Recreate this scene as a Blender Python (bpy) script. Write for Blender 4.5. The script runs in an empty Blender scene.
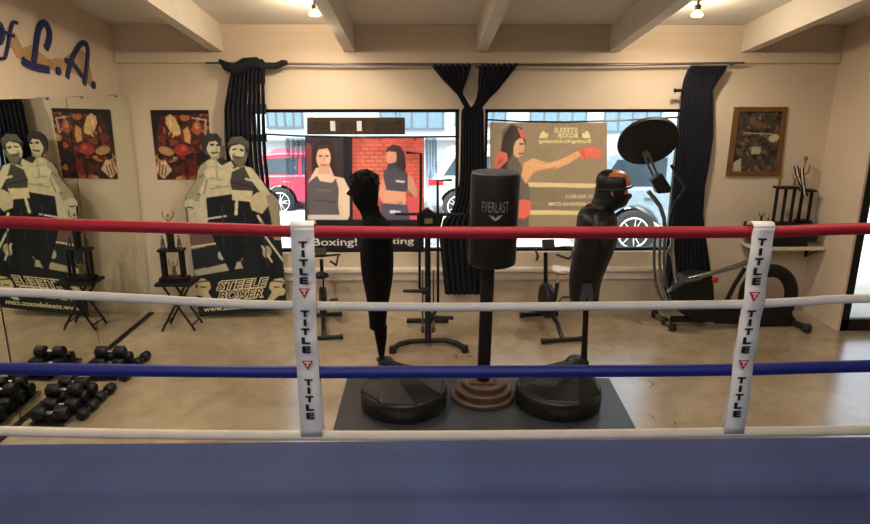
import bpy, bmesh, math, random
import numpy as np
from mathutils import Vector, Matrix
random.seed(7); np.random.seed(7)
sc = bpy.context.scene
col = sc.collection
PI = math.pi

# ------------------------------------------------------------ camera, world, sun, exposure
EYE = Vector((0.0, 0.0, 2.2)); FPX = 640.0; PITCH = math.radians(15.4); YAW = 0.0166
cam_d = bpy.data.cameras.new('camera'); cam = bpy.data.objects.new('camera', cam_d); col.objects.link(cam)
cam.location = EYE; cam.rotation_euler = (PI/2 - PITCH, 0, -YAW)
cam_d.sensor_width = 36; cam_d.lens = FPX/870*36; cam_d.clip_start = 0.05; cam_d.clip_end = 300
sc.camera = cam
CROT = cam.rotation_euler.to_matrix()

world = bpy.data.worlds.new('sky'); sc.world = world; world.use_nodes = True
wn = world.node_tree; wn.nodes.clear()
wo = wn.nodes.new('ShaderNodeOutputWorld'); wb = wn.nodes.new('ShaderNodeBackground')
ws = wn.nodes.new('ShaderNodeTexSky'); ws.sky_type = 'NISHITA'; ws.sun_disc = False
ws.sun_elevation = math.radians(50); ws.sun_rotation = math.radians(200); ws.air_density = 1.0; ws.dust_density = 5
wh = wn.nodes.new('ShaderNodeHueSaturation'); wh.inputs['Saturation'].default_value = .42; wn.links.new(ws.outputs[0], wh.inputs['Color']); wn.links.new(wh.outputs[0], wb.inputs[0]); wn.links.new(wb.outputs[0], wo.inputs[0])
wb.inputs[1].default_value = 0.56
sun_d = bpy.data.lights.new('sun', 'SUN'); sun = bpy.data.objects.new('sun', sun_d); col.objects.link(sun)
sun_d.energy = 4.4; sun_d.angle = 0.02; sun_d.color = (1, .95, .86)
sun.rotation_euler = Vector((0.20, 0.36, -0.90)).to_track_quat('-Z', 'Y').to_euler()
sc.view_settings.view_transform = 'Standard'; sc.view_settings.look = 'None'
sc.view_settings.gamma = 1.0; sc.view_settings.use_curve_mapping = False
sc.view_settings.exposure = 0.06
LAMP_W = 56.0; FILL_PANEL_W = 34.0

# ------------------------------------------------------------ turning photo points into places at a known depth
def ray(px, py):
    return CROT @ Vector(((px-435)/FPX, -(py-262)/FPX, -1.0))
def P(px, py, Y):
    d = ray(px, py); return EYE + d*(Y/d.y)
def F(px, py, z=0.0):
    d = ray(px, py); return EYE + d*((z-EYE.z)/d.z)
def XP(px, py, X):
    d = ray(px, py); return EYE + d*(X/d.x)
def PP(px, py, p0, n):
    d = ray(px, py); return EYE + d*((Vector(p0)-EYE).dot(n)/d.dot(n))

# ------------------------------------------------------------ materials
def lin(c):
    f = lambda v: v/12.92 if v <= .04045 else ((v+.055)/1.055)**2.4
    return tuple(f(v/255) for v in c[:3]) + (1,)
def mat(name, c, rough=.6, metal=0, var=.12, scale=12, bump=0, spec=.5, coat=0, emit=0, trans=0):
    m = bpy.data.materials.new(name); m.use_nodes = True; nt = m.node_tree
    b = nt.nodes['Principled BSDF']; L = lin(c)
    tc = nt.nodes.new('ShaderNodeTexCoord'); nz = nt.nodes.new('ShaderNodeTexNoise')
    nz.inputs['Scale'].default_value = scale; nz.inputs['Detail'].default_value = 4
    nt.links.new(tc.outputs['Object'], nz.inputs['Vector'])
    cr = nt.nodes.new('ShaderNodeValToRGB'); nt.links.new(nz.outputs['Fac'], cr.inputs[0])
    cr.color_ramp.elements[0].position = .3; cr.color_ramp.elements[1].position = .7
    cr.color_ramp.elements[0].color = tuple(v*(1-var) for v in L[:3])+(1,)
    cr.color_ramp.elements[1].color = tuple(min(1, v*(1+var)) for v in L[:3])+(1,)
    nt.links.new(cr.outputs[0], b.inputs['Base Color'])
    b.inputs['Roughness'].default_value = rough; b.inputs['Metallic'].default_value = metal
    b.inputs['Specular IOR Level'].default_value = spec; b.inputs['Coat Weight'].default_value = coat
    if bump:
        bp = nt.nodes.new('ShaderNodeBump'); bp.inputs['Strength'].default_value = bump; bp.inputs['Distance'].default_value = .01
        nt.links.new(nz.outputs['Fac'], bp.inputs['Height']); nt.links.new(bp.outputs[0], b.inputs['Normal'])
    if emit:
        nt.links.new(cr.outputs[0], b.inputs['Emission Color']); b.inputs['Emission Strength'].default_value = emit
    if trans:
        t = nt.nodes.new('ShaderNodeBsdfTranslucent'); nt.links.new(cr.outputs[0], t.inputs[0])
        mx = nt.nodes.new('ShaderNodeMixShader'); mx.inputs[0].default_value = trans
        nt.links.new(b.outputs[0], mx.inputs[1]); nt.links.new(t.outputs[0], mx.inputs[2])
        nt.links.new(mx.outputs[0], nt.nodes['Material Output'].inputs[0])
    return m
def glass_mat(name, tint=(.93, .97, .98), refl=.06):
    m = bpy.data.materials.new(name); m.use_nodes = True; nt = m.node_tree; nt.nodes.clear()
    o = nt.nodes.new('ShaderNodeOutputMaterial'); t = nt.nodes.new('ShaderNodeBsdfTransparent'); g = nt.nodes.new('ShaderNodeBsdfGlossy')
    t.inputs[0].default_value = tint+(1,); g.inputs['Roughness'].default_value = .02
    lw = nt.nodes.new('ShaderNodeLayerWeight'); lw.inputs[0].default_value = .25
    mu = nt.nodes.new('ShaderNodeMath'); mu.operation = 'MULTIPLY'; mu.inputs[1].default_value = refl*5
    nt.links.new(lw.outputs['Fresnel'], mu.inputs[0])
    mx = nt.nodes.new('ShaderNodeMixShader'); nt.links.new(mu.outputs[0], mx.inputs[0])
    nt.links.new(t.outputs[0], mx.inputs[1]); nt.links.new(g.outputs[0], mx.inputs[2]); nt.links.new(mx.outputs[0], o.inputs[0])
    return m
def print_mat(name, trans=0.0, rough=.6):
    """a printed surface: its picture is the 'print' colour attribute, with slight mottling"""
    m = bpy.data.materials.new(name); m.use_nodes = True; nt = m.node_tree; b = nt.nodes['Principled BSDF']
    a = nt.nodes.new('ShaderNodeAttribute'); a.attribute_name = 'print'
    nz = nt.nodes.new('ShaderNodeTexNoise'); nz.inputs['Scale'].default_value = 30
    mr = nt.nodes.new('ShaderNodeMapRange'); mr.inputs['To Min'].default_value = .88; mr.inputs['To Max'].default_value = 1.1
    nt.links.new(nz.outputs['Fac'], mr.inputs['Value'])
    vm = nt.nodes.new('ShaderNodeVectorMath'); vm.operation = 'SCALE'
    nt.links.new(a.outputs['Color'], vm.inputs[0]); nt.links.new(mr.outputs[0], vm.inputs['Scale'])
    nt.links.new(vm.outputs[0], b.inputs['Base Color']); b.inputs['Roughness'].default_value = rough
    b.inputs['Specular IOR Level'].default_value = .3
    if trans:
        t = nt.nodes.new('ShaderNodeBsdfTranslucent'); nt.links.new(vm.outputs[0], t.inputs[0])
        mx = nt.nodes.new('ShaderNodeMixShader'); mx.inputs[0].default_value = trans
        nt.links.new(b.outputs[0], mx.inputs[1]); nt.links.new(t.outputs[0], mx.inputs[2])
        nt.links.new(mx.outputs[0], nt.nodes['Material Output'].inputs[0])
    return m
M = dict(
    wall=mat('painted_plaster', (206, 190, 167), .75, var=.04, scale=2.5, bump=.05),
    ceil=mat('ceiling_paint', (220, 216, 206), .8, var=.03, scale=2),
    beam=mat('painted_timber', (222, 215, 202), .6, var=.04, scale=6),
    black=mat('black_satin', (14, 14, 16), .5, spec=.35), blackm=mat('black_metal', (22, 23, 26), .32, metal=.3),
    basev=mat('base_vinyl', (20, 21, 23), .36, var=.2), lid=mat('dark_grey_lid', (84, 84, 88), .5), vinyl=mat('black_vinyl', (15, 15, 18), .45, spec=.35), rubber=mat('black_rubber', (18, 18, 20), .6, bump=.1, scale=80),
    shroud=mat('black_cloth_cover', (7, 7, 9), .9, spec=.15),
    cloth=mat('black_curtain_cloth', (19, 21, 31), .8, spec=.3, var=.3, scale=20), chrome=mat('chrome', (190, 195, 200), .18, metal=1, var=.03),
    grey=mat('grey_metal', (105, 105, 108), .35, metal=.7), silver=mat('silver_tube', (150, 152, 150), .25, metal=.9),
    mat=mat('rubber_mat', (54, 58, 62), .38, var=.18, scale=25, bump=.08), brownplate=mat('worn_brown_plate', (92, 72, 60), .5, var=.25, scale=18),
    redrope=mat('red_rope_cover', (156, 4, 30), .6, var=.1, scale=9), whiterope=mat('white_rope_cover', (226, 218, 206), .55, var=.05),
    bluerope=mat('blue_rope_cover', (15, 30, 118), .5, var=.12, scale=9), creamrope=mat('cream_rope_cover', (236, 222, 200), .55, var=.06),
    strap=mat('white_strap', (232, 228, 222), .7, var=.05, scale=30), ink=mat('black_ink', (16, 16, 18), .6),
    redink=mat('red_ink', (196, 22, 32), .6), whiteink=mat('white_ink', (235, 232, 224), .6), creamink=mat('cream_ink', (240, 226, 170), .6, trans=.7),
    greyink=mat('silver_ink', (150, 150, 152), .5), tanpaint=mat('tan_paint', (170, 142, 98), .8, var=.2, scale=10),
    bluepaint=mat('dark_blue_letter', (14, 36, 92), .35, var=.25, scale=14), skin=mat('tan_vinyl_head', (176, 104, 48), .4),
    wood=mat('dark_wood', (104, 70, 34), .5, var=.3, scale=14), shelf=mat('cream_shelf', (214, 200, 172), .6),
    gold=mat('gold_plastic', (172, 142, 88), .3, metal=.9), seatw=mat('white_seat', (225, 220, 215), .5), seatr=mat('red_seat', (200, 50, 30), .5),
    carred=mat('red_car_paint', (200, 40, 66), .25, coat=.5), carwhite=mat('white_car_paint', (176, 188, 196), .25, coat=.5),
    carblue=mat('pale_silver_car_paint', (126, 146, 160), .25, coat=.5),
    tyre=mat('tyre', (30, 30, 32), .8), rim=mat('wheel_rim', (205, 208, 212), .35, metal=.4), cglass=mat('dark_car_glass', (52, 66, 76), .1),
    tail=mat('tail_light', (220, 20, 20), .3), street=mat('sunlit_concrete', (204, 198, 186), .9, var=.08, scale=3), walk=mat('pavement', (205, 198, 182), .9, var=.06, scale=2),
    bwhite=mat('white_building', (160, 170, 176), .8, var=.04, scale=1), bgrey=mat('grey_trim', (84, 92, 100), .7), bglass=mat('building_glass', (96, 122, 138), .4),
    dark=mat('dark_hole', (8, 8, 9), .9), bench=mat('pale_plastic', (200, 200, 198), .6),
)
M['glass'] = glass_mat('window_glass'); M['film'] = glass_mat('clear_film', (.80, .86, .93), .14)
def mirror_material():
    m = bpy.data.materials.new('mirror_silver'); m.use_nodes = True; nt = m.node_tree; b = nt.nodes['Principled BSDF']
    b.inputs['Metallic'].default_value = 1; b.inputs['Roughness'].default_value = .012; b.inputs['Base Color'].default_value = (.80, .83, .76, 1)
    return m
M['mirror'] = mirror_material()
def floor_material():
    m = bpy.data.materials.new('stained_polished_concrete'); m.use_nodes = True; nt = m.node_tree; b = nt.nodes['Principled BSDF']
    tc = nt.nodes.new('ShaderNodeTexCoord')
    def noise(s, d, dist=0):
        n = nt.nodes.new('ShaderNodeTexNoise'); n.inputs['Scale'].default_value = s; n.inputs['Detail'].default_value = d
        n.inputs['Distortion'].default_value = dist; nt.links.new(tc.outputs['Object'], n.inputs['Vector']); return n
    n1 = noise(1.1, 8, .6); n2 = noise(5, 10, 1.2); n3 = noise(1.6, 3)
    c1 = nt.nodes.new('ShaderNodeValToRGB'); nt.links.new(n1.outputs['Fac'], c1.inputs[0])
    c1.color_ramp.elements[0].position = .33; c1.color_ramp.elements[0].color = lin((148, 130, 104))
    c1.color_ramp.elements[1].position = .68; c1.color_ramp.elements[1].color = lin((186, 171, 145))
    c2 = nt.nodes.new('ShaderNodeValToRGB'); nt.links.new(n2.outputs['Fac'], c2.inputs[0])
    c2.color_ramp.elements[0].position = .34; c2.color_ramp.elements[0].color = (.86, .85, .83, 1)
    c2.color_ramp.elements[1].position = .62; c2.color_ramp.elements[1].color = (1.05, 1.04, 1.02, 1)
    mx = nt.nodes.new('ShaderNodeMix'); mx.data_type = 'RGBA'; mx.blend_type = 'MULTIPLY'; mx.inputs[0].default_value = 1
    nt.links.new(c1.outputs[0], mx.inputs[6]); nt.links.new(c2.outputs[0], mx.inputs[7])
    # thin dark cracks here and there
    vo = nt.nodes.new('ShaderNodeTexVoronoi'); vo.feature = 'DISTANCE_TO_EDGE'; vo.inputs['Scale'].default_value = .9
    ad = nt.nodes.new('ShaderNodeVectorMath'); ad.operation = 'ADD'; nt.links.new(tc.outputs['Object'], ad.inputs[0])
    n4 = noise(3, 4); nt.links.new(n4.outputs['Color'], ad.inputs[1]); nt.links.new(ad.outputs[0], vo.inputs['Vector'])
    lt = nt.nodes.new('ShaderNodeMath'); lt.operation = 'LESS_THAN'; lt.inputs[1].default_value = .005; nt.links.new(vo.outputs['Distance'], lt.inputs[0])
    gt = nt.nodes.new('ShaderNodeMath'); gt.operation = 'GREATER_THAN'; gt.inputs[1].default_value = .62; nt.links.new(n3.outputs['Fac'], gt.inputs[0])
    mu = nt.nodes.new('ShaderNodeMath'); mu.operation = 'MULTIPLY'; nt.links.new(lt.outputs[0], mu.inputs[0]); nt.links.new(gt.outputs[0], mu.inputs[1])
    m2 = nt.nodes.new('ShaderNodeMix'); m2.data_type = 'RGBA'; nt.links.new(mu.outputs[0], m2.inputs[0])
    nt.links.new(mx.outputs[2], m2.inputs[6]); m2.inputs[7].default_value = lin((62, 50, 38))
    nt.links.new(m2.outputs[2], b.inputs['Base Color'])
    r = nt.nodes.new('ShaderNodeMapRange'); r.inputs['To Min'].default_value = .14; r.inputs['To Max'].default_value = .30
    nt.links.new(n2.outputs['Fac'], r.inputs['Value']); nt.links.new(r.outputs[0], b.inputs['Roughness'])
    b.inputs['Specular IOR Level'].default_value = 1.0; b.inputs['IOR'].default_value = 1.65; b.inputs['Coat Weight'].default_value = .7; b.inputs['Coat Roughness'].default_value = .27; b.inputs['Coat IOR'].default_value = 1.7
    return m
M['floor'] = floor_material()
def canvas_material():
    m = bpy.data.materials.new('blue_ring_canvas'); m.use_nodes = True; nt = m.node_tree; b = nt.nodes['Principled BSDF']
    tc = nt.nodes.new('ShaderNodeTexCoord'); mp = nt.nodes.new('ShaderNodeMapping'); mp.inputs['Scale'].default_value = (1.3, .5, 1)
    nt.links.new(tc.outputs['Object'], mp.inputs[0]); n = nt.nodes.new('ShaderNodeTexNoise'); n.inputs['Scale'].default_value = 1.6; n.inputs['Detail'].default_value = 5
    nt.links.new(mp.outputs[0], n.inputs['Vector']); c = nt.nodes.new('ShaderNodeValToRGB'); nt.links.new(n.outputs['Fac'], c.inputs[0])
    c.color_ramp.elements[0].position = .35; c.color_ramp.elements[0].color = lin((28, 46, 92)); c.color_ramp.elements[1].position = .7; c.color_ramp.elements[1].color = lin((42, 60, 108))
    nt.links.new(c.outputs[0], b.inputs['Base Color']); b.inputs['Roughness'].default_value = .7
    n2 = nt.nodes.new('ShaderNodeTexNoise'); n2.inputs['Scale'].default_value = 3; bp = nt.nodes.new('ShaderNodeBump'); bp.inputs['Strength'].default_value = .25; bp.inputs['Distance'].default_value = .03
    nt.links.new(tc.outputs['Object'], n2.inputs['Vector']); nt.links.new(n2.outputs['Fac'], bp.inputs['Height']); nt.links.new(bp.outputs[0], b.inputs['Normal'])
    return m
M['canvas'] = canvas_material()

# ------------------------------------------------------------ building helpers
def wloc(o):
    v = Vector((0, 0, 0))
    while o is not None: v += o.location; o = o.parent
    return v
def tag(o, label=None, cat=None, group=None, kind=None):
    if label: o['label'] = label
    if cat: o['category'] = cat
    if group: o['group'] = group
    if kind: o['kind'] = kind
    return o
def thing(name, label, cat, loc=(0, 0, 0), group=None):
    o = bpy.data.objects.new(name, None); col.objects.link(o); o.location = loc; o.empty_display_size = .1
    return tag(o, label, cat, group)
def copy_tree(o, parent=None):
    c = o.copy(); col.objects.link(c); c.parent = parent
    for ch in list(o.children): copy_tree(ch, c)
    return c
class MB:
    """collects shapes into one mesh; faces remember the material set with use()"""
    def __init__(s): s.v = []; s.f = []; s.fm = []; s.mats = []; s.cur = 0; s.sm = []
    def use(s, m):
        if m not in s.mats: s.mats.append(m)
        s.cur = s.mats.index(m); return s
    def add(s, vs, fs, smooth=False):
        n = len(s.v); s.v += [tuple(v) for v in vs]
        for f in fs: s.f.append([i+n for i in f]); s.fm.append(s.cur); s.sm.append(smooth)
        return s
    def box(s, lo, hi, R=None, c=None):
        vs = [Vector((x, y, z)) for x in (lo[0], hi[0]) for y in (lo[1], hi[1]) for z in (lo[2], hi[2])]
        if R is not None: c = Vector(c) if c else (Vector(lo)+Vector(hi))/2; vs = [R @ (v-c)+c for v in vs]
        return s.add(vs, [(0, 1, 3, 2), (4, 6, 7, 5), (0, 4, 5, 1), (2, 3, 7, 6), (0, 2, 6, 4), (1, 5, 7, 3)])
    def bbox(s, lo, hi, b=.01):
        """box with chamfered edges"""
        bm = bmesh.new(); bmesh.ops.create_cube(bm, size=1)
        for v in bm.verts: v.co = Vector([(lo[i]+hi[i])/2 + v.co[i]*(hi[i]-lo[i]) for i in range(3)])
        bmesh.ops.bevel(bm, geom=list(bm.edges), offset=b, segments=2, affect='EDGES', profile=.6)
        bm.verts.index_update(); r = ([v.co.copy() for v in bm.verts], [[v.index for v in f.verts] for f in bm.faces]); bm.free()
        return s.add(*r)
    def tube(s, pts, r, seg=12, caps=True, flat=None):
        """tube along points; r one radius or one per point; flat=(axis vector, factor) squashes it"""
        pts = [Vector(p) for p in pts]; n = len(pts); rs = r if isinstance(r, (list, tuple)) else [r]*n
        vs = []; up = None
        for i, p in enumerate(pts):
            t = (pts[min(i+1, n-1)]-pts[max(i-1, 0)]).normalized()
            if up is None:
                up = Vector((0, 0, 1)) if abs(t.z) < .9 else Vector((1, 0, 0))
            a = up.cross(t).normalized(); b = t.cross(a).normalized(); up = b
            for k in range(seg):
                an = 2*PI*k/seg; o = (a*math.cos(an)+b*math.sin(an))*rs[i]
                if flat: o -= flat[0]*o.dot(flat[0])*(1-flat[1])
                vs.append(p+o)
        fs = [(i*seg+k, i*seg+(k+1) % seg, (i+1)*seg+(k+1) % seg, (i+1)*seg+k) for i in range(n-1) for k in range(seg)]
        if caps: fs += [tuple(reversed(range(seg))), tuple(range((n-1)*seg, n*seg))]
        return s.add(vs, fs, True)
    def lathe(s, prof, c=(0, 0, 0), seg=40, axis=None, off=None):
        """profile of (radius, height) turned round z (or axis) at c; off(h) shifts the centre"""
        c = Vector(c); Q = Vector((0, 0, 1)).rotation_difference(Vector(axis)).to_matrix() if axis else Matrix.Identity(3)
        vs = []
        for r, h in prof:
            o = off(h) if off else Vector((0, 0, 0))
            for k in range(seg):
                an = 2*PI*k/seg; vs.append(c + Q @ (Vector((r*math.cos(an), r*math.sin(an), h))+o))
        n = len(prof)
        fs = [(i*seg+k, i*seg+(k+1) % seg, (i+1)*seg+(k+1) % seg, (i+1)*seg+k) for i in range(n-1) for k in range(seg)]
        fs += [tuple(reversed(range(seg))), tuple(range((n-1)*seg, n*seg))]
        return s.add(vs, fs, True)
    def loft(s, secs, seg=28, keep=None, grow=0):
        """secs: (centre, half width along X, half depth along Y); keep(i,angle) picks faces"""
        vs = []
        for c, a, b in secs:
            for k in range(seg):
                an = 2*PI*k/seg; vs.append((c[0]+(a+grow)*math.cos(an), c[1]+(b+grow)*math.sin(an), c[2]))
        n = len(secs); fs = []
        for i in range(n-1):
            for k in range(seg):
                if keep is None or keep(i, (k+.5)*2*PI/seg): fs.append((i*seg+k, i*seg+(k+1) % seg, (i+1)*seg+(k+1) % seg, (i+1)*seg+k))
        if keep is None: fs += [tuple(reversed(range(seg))), tuple(range((n-1)*seg, n*seg))]
        return s.add(vs, fs, True)
    def prism(s, pts, d):
        """closed polygon (3D points) given thickness by vector d"""
        d = Vector(d); n = len(pts); vs = [Vector(p) for p in pts]+[Vector(p)+d for p in pts]
        return s.add(vs, [tuple(range(n)), tuple(reversed(range(n, 2*n)))]+[(i, (i+1) % n, n+(i+1) % n, n+i) for i in range(n)])
    def stroke(s, pts, w, nrm, th):
        """brush stroke: flat ribbon of width w on a plane with normal nrm, th thick"""
        pts = [Vector(p) for p in pts]; n = len(pts); L = []; R = []; nrm = Vector(nrm)
        ws = w if isinstance(w, (list, tuple)) else [w]*n
        for i, p in enumerate(pts):
            t = (pts[min(i+1, n-1)]-pts[max(i-1, 0)]).normalized(); a = nrm.cross(t).normalized()*ws[i]/2
            L.append(p+a); R.append(p-a)
        return s.prism(L+R[::-1], nrm*th)
    def text(s, string, o, right, up, height, width=None, depth=.002, mirror=False, bold=.0, shear=0):
        """lettering standing on a plane: o is the left foot of the line"""
        cu = bpy.data.curves.new('t', 'FONT'); cu.body = string; cu.size = 1; cu.offset = bold; cu.shear = shear; cu.resolution_u = 3
        ob = bpy.data.objects.new('t', cu); col.objects.link(ob); bpy.context.view_layer.update()
        me = bpy.data.meshes.new_from_object(ob.evaluated_get(bpy.context.evaluated_depsgraph_get()))
        vs = np.array([v.co[:] for v in me.vertices]); fs = [tuple(p.vertices) for p in me.polygons]
        bpy.data.objects.remove(ob); bpy.data.curves.remove(cu); bpy.data.meshes.remove(me)
        lo = vs.min(0); hi = vs.max(0); k = height/.73; kx = (width/(hi[0]-lo[0])) if width else k
        right = Vector(right).normalized(); up = Vector(up).normalized(); nr = right.cross(up)
        W = (hi[0]-lo[0])*kx
        out = [Vector(o)+right*((W-(v[0]-lo[0])*kx) if mirror else (v[0]-lo[0])*kx)+up*v[1]*k for v in vs]
        s.add(out, fs); s.add([v+nr*depth for v in out], fs)
        return s
    def build(s, name, m=None, parent=None, solid=0, off=0, bevel=0, subsurf=0):
        if m is not None and not s.mats: s.mats = [m]
        me = bpy.data.meshes.new(name); L = wloc(parent)
        me.from_pydata([tuple(Vector(v)-L) for v in s.v], [], s.f)
        for mm in s.mats: me.materials.append(mm)
        me.polygons.foreach_set('material_index', s.fm); me.polygons.foreach_set('use_smooth', s.sm); me.update()
        o = bpy.data.objects.new(name, me); col.objects.link(o); o.parent = parent
        if not solid or True:
            bm = bmesh.new(); bm.from_mesh(me); bmesh.ops.recalc_face_normals(bm, faces=bm.faces); bm.to_mesh(me); bm.free()
        if any(s.sm):
            try: me.set_sharp_from_angle(angle=math.radians(42))
            except Exception: pass
        if solid:
            md = o.modifiers.new('thickness', 'SOLIDIFY'); md.thickness = solid; md.offset = off
        if bevel:
            md = o.modifiers.new('bevel', 'BEVEL'); md.width = bevel; md.segments = 2
        if subsurf:
            md = o.modifiers.new('smooth', 'SUBSURF'); md.levels = md.render_levels = subsurf
        return o
def rebase(o, base):
    """give a one-mesh thing its origin at its base"""
    base = Vector(base); o.data.transform(Matrix.Translation(-base)); o.location = base; return o
def setbase(o):
    n = len(o.data.vertices); a = np.empty(n*3); o.data.vertices.foreach_get('co', a); a = a.reshape(-1, 3)
    return rebase(o, ((a[:, 0].min()+a[:, 0].max())/2, (a[:, 1].min()+a[:, 1].max())/2, a[:, 2].min()))
def struct(name, mb, m=None): return tag(mb.build(name, m), kind='structure')

class Print:
    """a picture made of shapes, in photo points; sheet() lays it on a plane as a real sheet"""
    def __init__(s, x0, y0, x1, y1, bg, res=2.0):
        s.x0, s.y0, s.res = x0, y0, res; s.w = int((x1-x0)*res)+1; s.h = int((y1-y0)*res)+1
        gx, gy = np.meshgrid(np.arange(s.w), np.arange(s.h)); s.X = x0+gx/res; s.Y = y0+gy/res
        s.c = np.zeros((s.h, s.w, 3)); s.c[:] = lin(bg)[:3]; s.mask = np.ones((s.h, s.w), bool)
    def inside(s, pts):
        r = np.zeros(s.X.shape, bool); n = len(pts)
        for i in range(n):
            x1, y1 = pts[i]; x2, y2 = pts[(i+1) % n]
            if y1 == y2: continue
            cnd = (s.Y < y1) != (s.Y < y2)
            r ^= cnd & (s.X < (x2-x1)*(s.Y-y1)/(y2-y1)+x1)
        return r
    def poly(s, pts, c): s.c[s.inside(pts)] = lin(c)[:3]; return s
    def ell(s, cx, cy, rx, ry, c, a=0):
        a = math.radians(a); dx = s.X-cx; dy = s.Y-cy; u = dx*math.cos(a)+dy*math.sin(a); v = -dx*math.sin(a)+dy*math.cos(a)
        s.c[(u/rx)**2+(v/ry)**2 < 1] = lin(c)[:3]; return s
    def line(s, pts, w, c):
        w = max(w, 1.35)
        for (x1, y1), (x2, y2) in zip(pts, pts[1:]):
            L = max(1e-6, (x2-x1)**2+(y2-y1)**2); t = np.clip(((s.X-x1)*(x2-x1)+(s.Y-y1)*(y2-y1))/L, 0, 1)
            d = np.hypot(s.X-x1-t*(x2-x1), s.Y-y1-t*(y2-y1)); s.c[d < w/2] = lin(c)[:3]
        return s
    def text(s, string, x0, x1, yb, h, c, mirror=False, bold=0):
        tm = MB(); tm.text(string, (0, 0, 0), (1, 0, 0), (0, 0, 1), h, x1-x0, 0, mirror=mirror, bold=bold); n = len(tm.v)//2
        for f in tm.f[:len(tm.f)//2]: s.poly([(x0+tm.v[i][0], yb-tm.v[i][2]) for i in f], c)
        return s
    def mottle(s, amt, cell=3, seed=1):
        rg = np.random.RandomState(seed); hh = int(s.h/cell/s.res)+3; ww = int(s.w/cell/s.res)+3; g = rg.rand(hh, ww)
        fy = (s.Y-s.y0)/cell; fx = (s.X-s.x0)/cell; iy = fy.astype(int); ix = fx.astype(int); ty = fy-iy; tx = fx-ix
        n = g[iy, ix]*(1-ty)*(1-tx)+g[iy+1, ix]*ty*(1-tx)+g[iy, ix+1]*(1-ty)*tx+g[iy+1, ix+1]*ty*tx
        s.c *= (1+amt*(n-.5)*2)[..., None]; return s
    def sheet(s, name, to3d, m, parent=None, solid=.002, cut=None, bend=None):
        c = s.c.copy()   # soften one step, as ink on cloth or paper
        c[1:-1, 1:-1] = (s.c[1:-1, 1:-1]*2+s.c[:-2, 1:-1]+s.c[2:, 1:-1]+s.c[1:-1, :-2]+s.c[1:-1, 2:])/6
        keep = s.inside(cut) if cut is not None else np.ones((s.h, s.w), bool)
        idx = -np.ones((s.h, s.w), int); vs = []; cs = []; k = 0; L = wloc(parent); fs = []
        need = np.zeros((s.h, s.w), bool); q = keep[:-1, :-1] & keep[1:, :-1] & keep[:-1, 1:] & keep[1:, 1:]
        need[:-1, :-1] |= q; need[1:, :-1] |= q; need[:-1, 1:] |= q; need[1:, 1:] |= q
        for j in range(s.h):
            for i in range(s.w):
                if need[j, i]:
                    p = to3d(s.X[j, i], s.Y[j, i])
                    if bend: p = p+bend(s.X[j, i], s.Y[j, i])
                    vs.append(tuple(p-L)); cs.append(tuple(c[j, i])+(1,)); idx[j, i] = k; k += 1
        for j, i in zip(*np.nonzero(q)): fs.append((idx[j, i], idx[j+1, i], idx[j+1, i+1], idx[j, i+1]))
        me = bpy.data.meshes.new(name); me.from_pydata(vs, [], fs); me.materials.append(m)
        at = me.color_attributes.new('print', 'FLOAT_COLOR', 'POINT'); at.data.foreach_set('color', np.array(cs).ravel()); me.update()
        o = bpy.data.objects.new(name, me); col.objects.link(o); o.parent = parent
        if solid: md = o.modifiers.new('thickness', 'SOLIDIFY'); md.thickness = solid; md.offset = -1
        return o
M['paper'] = print_mat('printed_paper'); M['banner'] = print_mat('printed_backlit_vinyl', .85); M['board'] = print_mat('printed_board', 0, .55)

# ================================================================= the room
YB, XL, XR, YF, XE = 6.12, -2.79, 3.83, -4.2, 5.3        # back wall, left wall, right wall, wall behind the viewer
def ceil_z(y): return 2.73 + .155*(YB-y)
mb = MB(); mb.box((XL-.2, YF-.2, -.15), (XR+.19, YB+.2, 0)); mb.box((XR+.19, YF-.2, -.15), (XE+.2, 5.69, 0)); struct('floor', mb, M['floor'])
W1, W2, WZ0, WZ1 = (-1.62, .33), (.57, 2.45), .61, 1.99
mb = MB(); T = .18; top = 2.9
mb.box((XL-.2, YB, 0), (W1[0], YB+T, top)); mb.box((W1[1], YB, 0), (W2[0], YB+T, top)); mb.box((W2[1], YB, 0), (XR+.2, YB+T, top))
mb.box((W1[0], YB, 0), (W1[1], YB+T, WZ0)); mb.box((W2[0], YB, 0), (W2[1], YB+T, WZ0))
mb.box((W1[0], YB, WZ1), (W1[1], YB+T, top)); mb.box((W2[0], YB, WZ1), (W2[1], YB+T, top))
struct('wall_back', mb, M['wall'])
mb = MB(); z1, z0 = ceil_z(YF)+.1, ceil_z(YB)+.1
mb.prism([(XL, YF, 0), (XL, YB, 0), (XL, YB, z0), (XL, YF, z1)], (-.18, 0, 0)); struct('wall_left', mb, M['wall'])
DY, DX0, DX1, DZ = 5.50, 3.85, 5.0, 2.12
mb = MB(); zc = ceil_z(DY)+.1
mb.prism([(XR, DY+.18, 0), (XR, YB, 0), (XR, YB, z0), (XR, DY+.18, ceil_z(DY+.18)+.1)], (.18, 0, 0))
mb.box((XR, DY, 0), (DX0, DY+.18, zc)); mb.box((DX1, DY, 0), (XE, DY+.18, zc)); mb.box((DX0, DY, DZ), (DX1, DY+.18, zc))
mb.prism([(XE, YF, 0), (XE, DY+.18, 0), (XE, DY+.18, ceil_z(DY+.18)+.1), (XE, YF, z1)], (.18, 0, 0))
struct('wall_right', mb, M['wall'])
mb = MB(); mb.box((XL-.2, YF-.18, 0), (XE+.2, YF, z1+.2)); struct('wall_front', mb, M['wall'])
mb = MB(); mb.prism([(XL-.25, YF-.2, ceil_z(YF-.2)), (XL-.25, YB+.5, ceil_z(YB+.5)), (XL-.25, YB+.5, ceil_z(YB+.5)+.2), (XL-.25, YF-.2, ceil_z(YF-.2)+.2)], (XE-XL+.5, 0, 0))
struct('ceiling', mb, M['ceil'])
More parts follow.
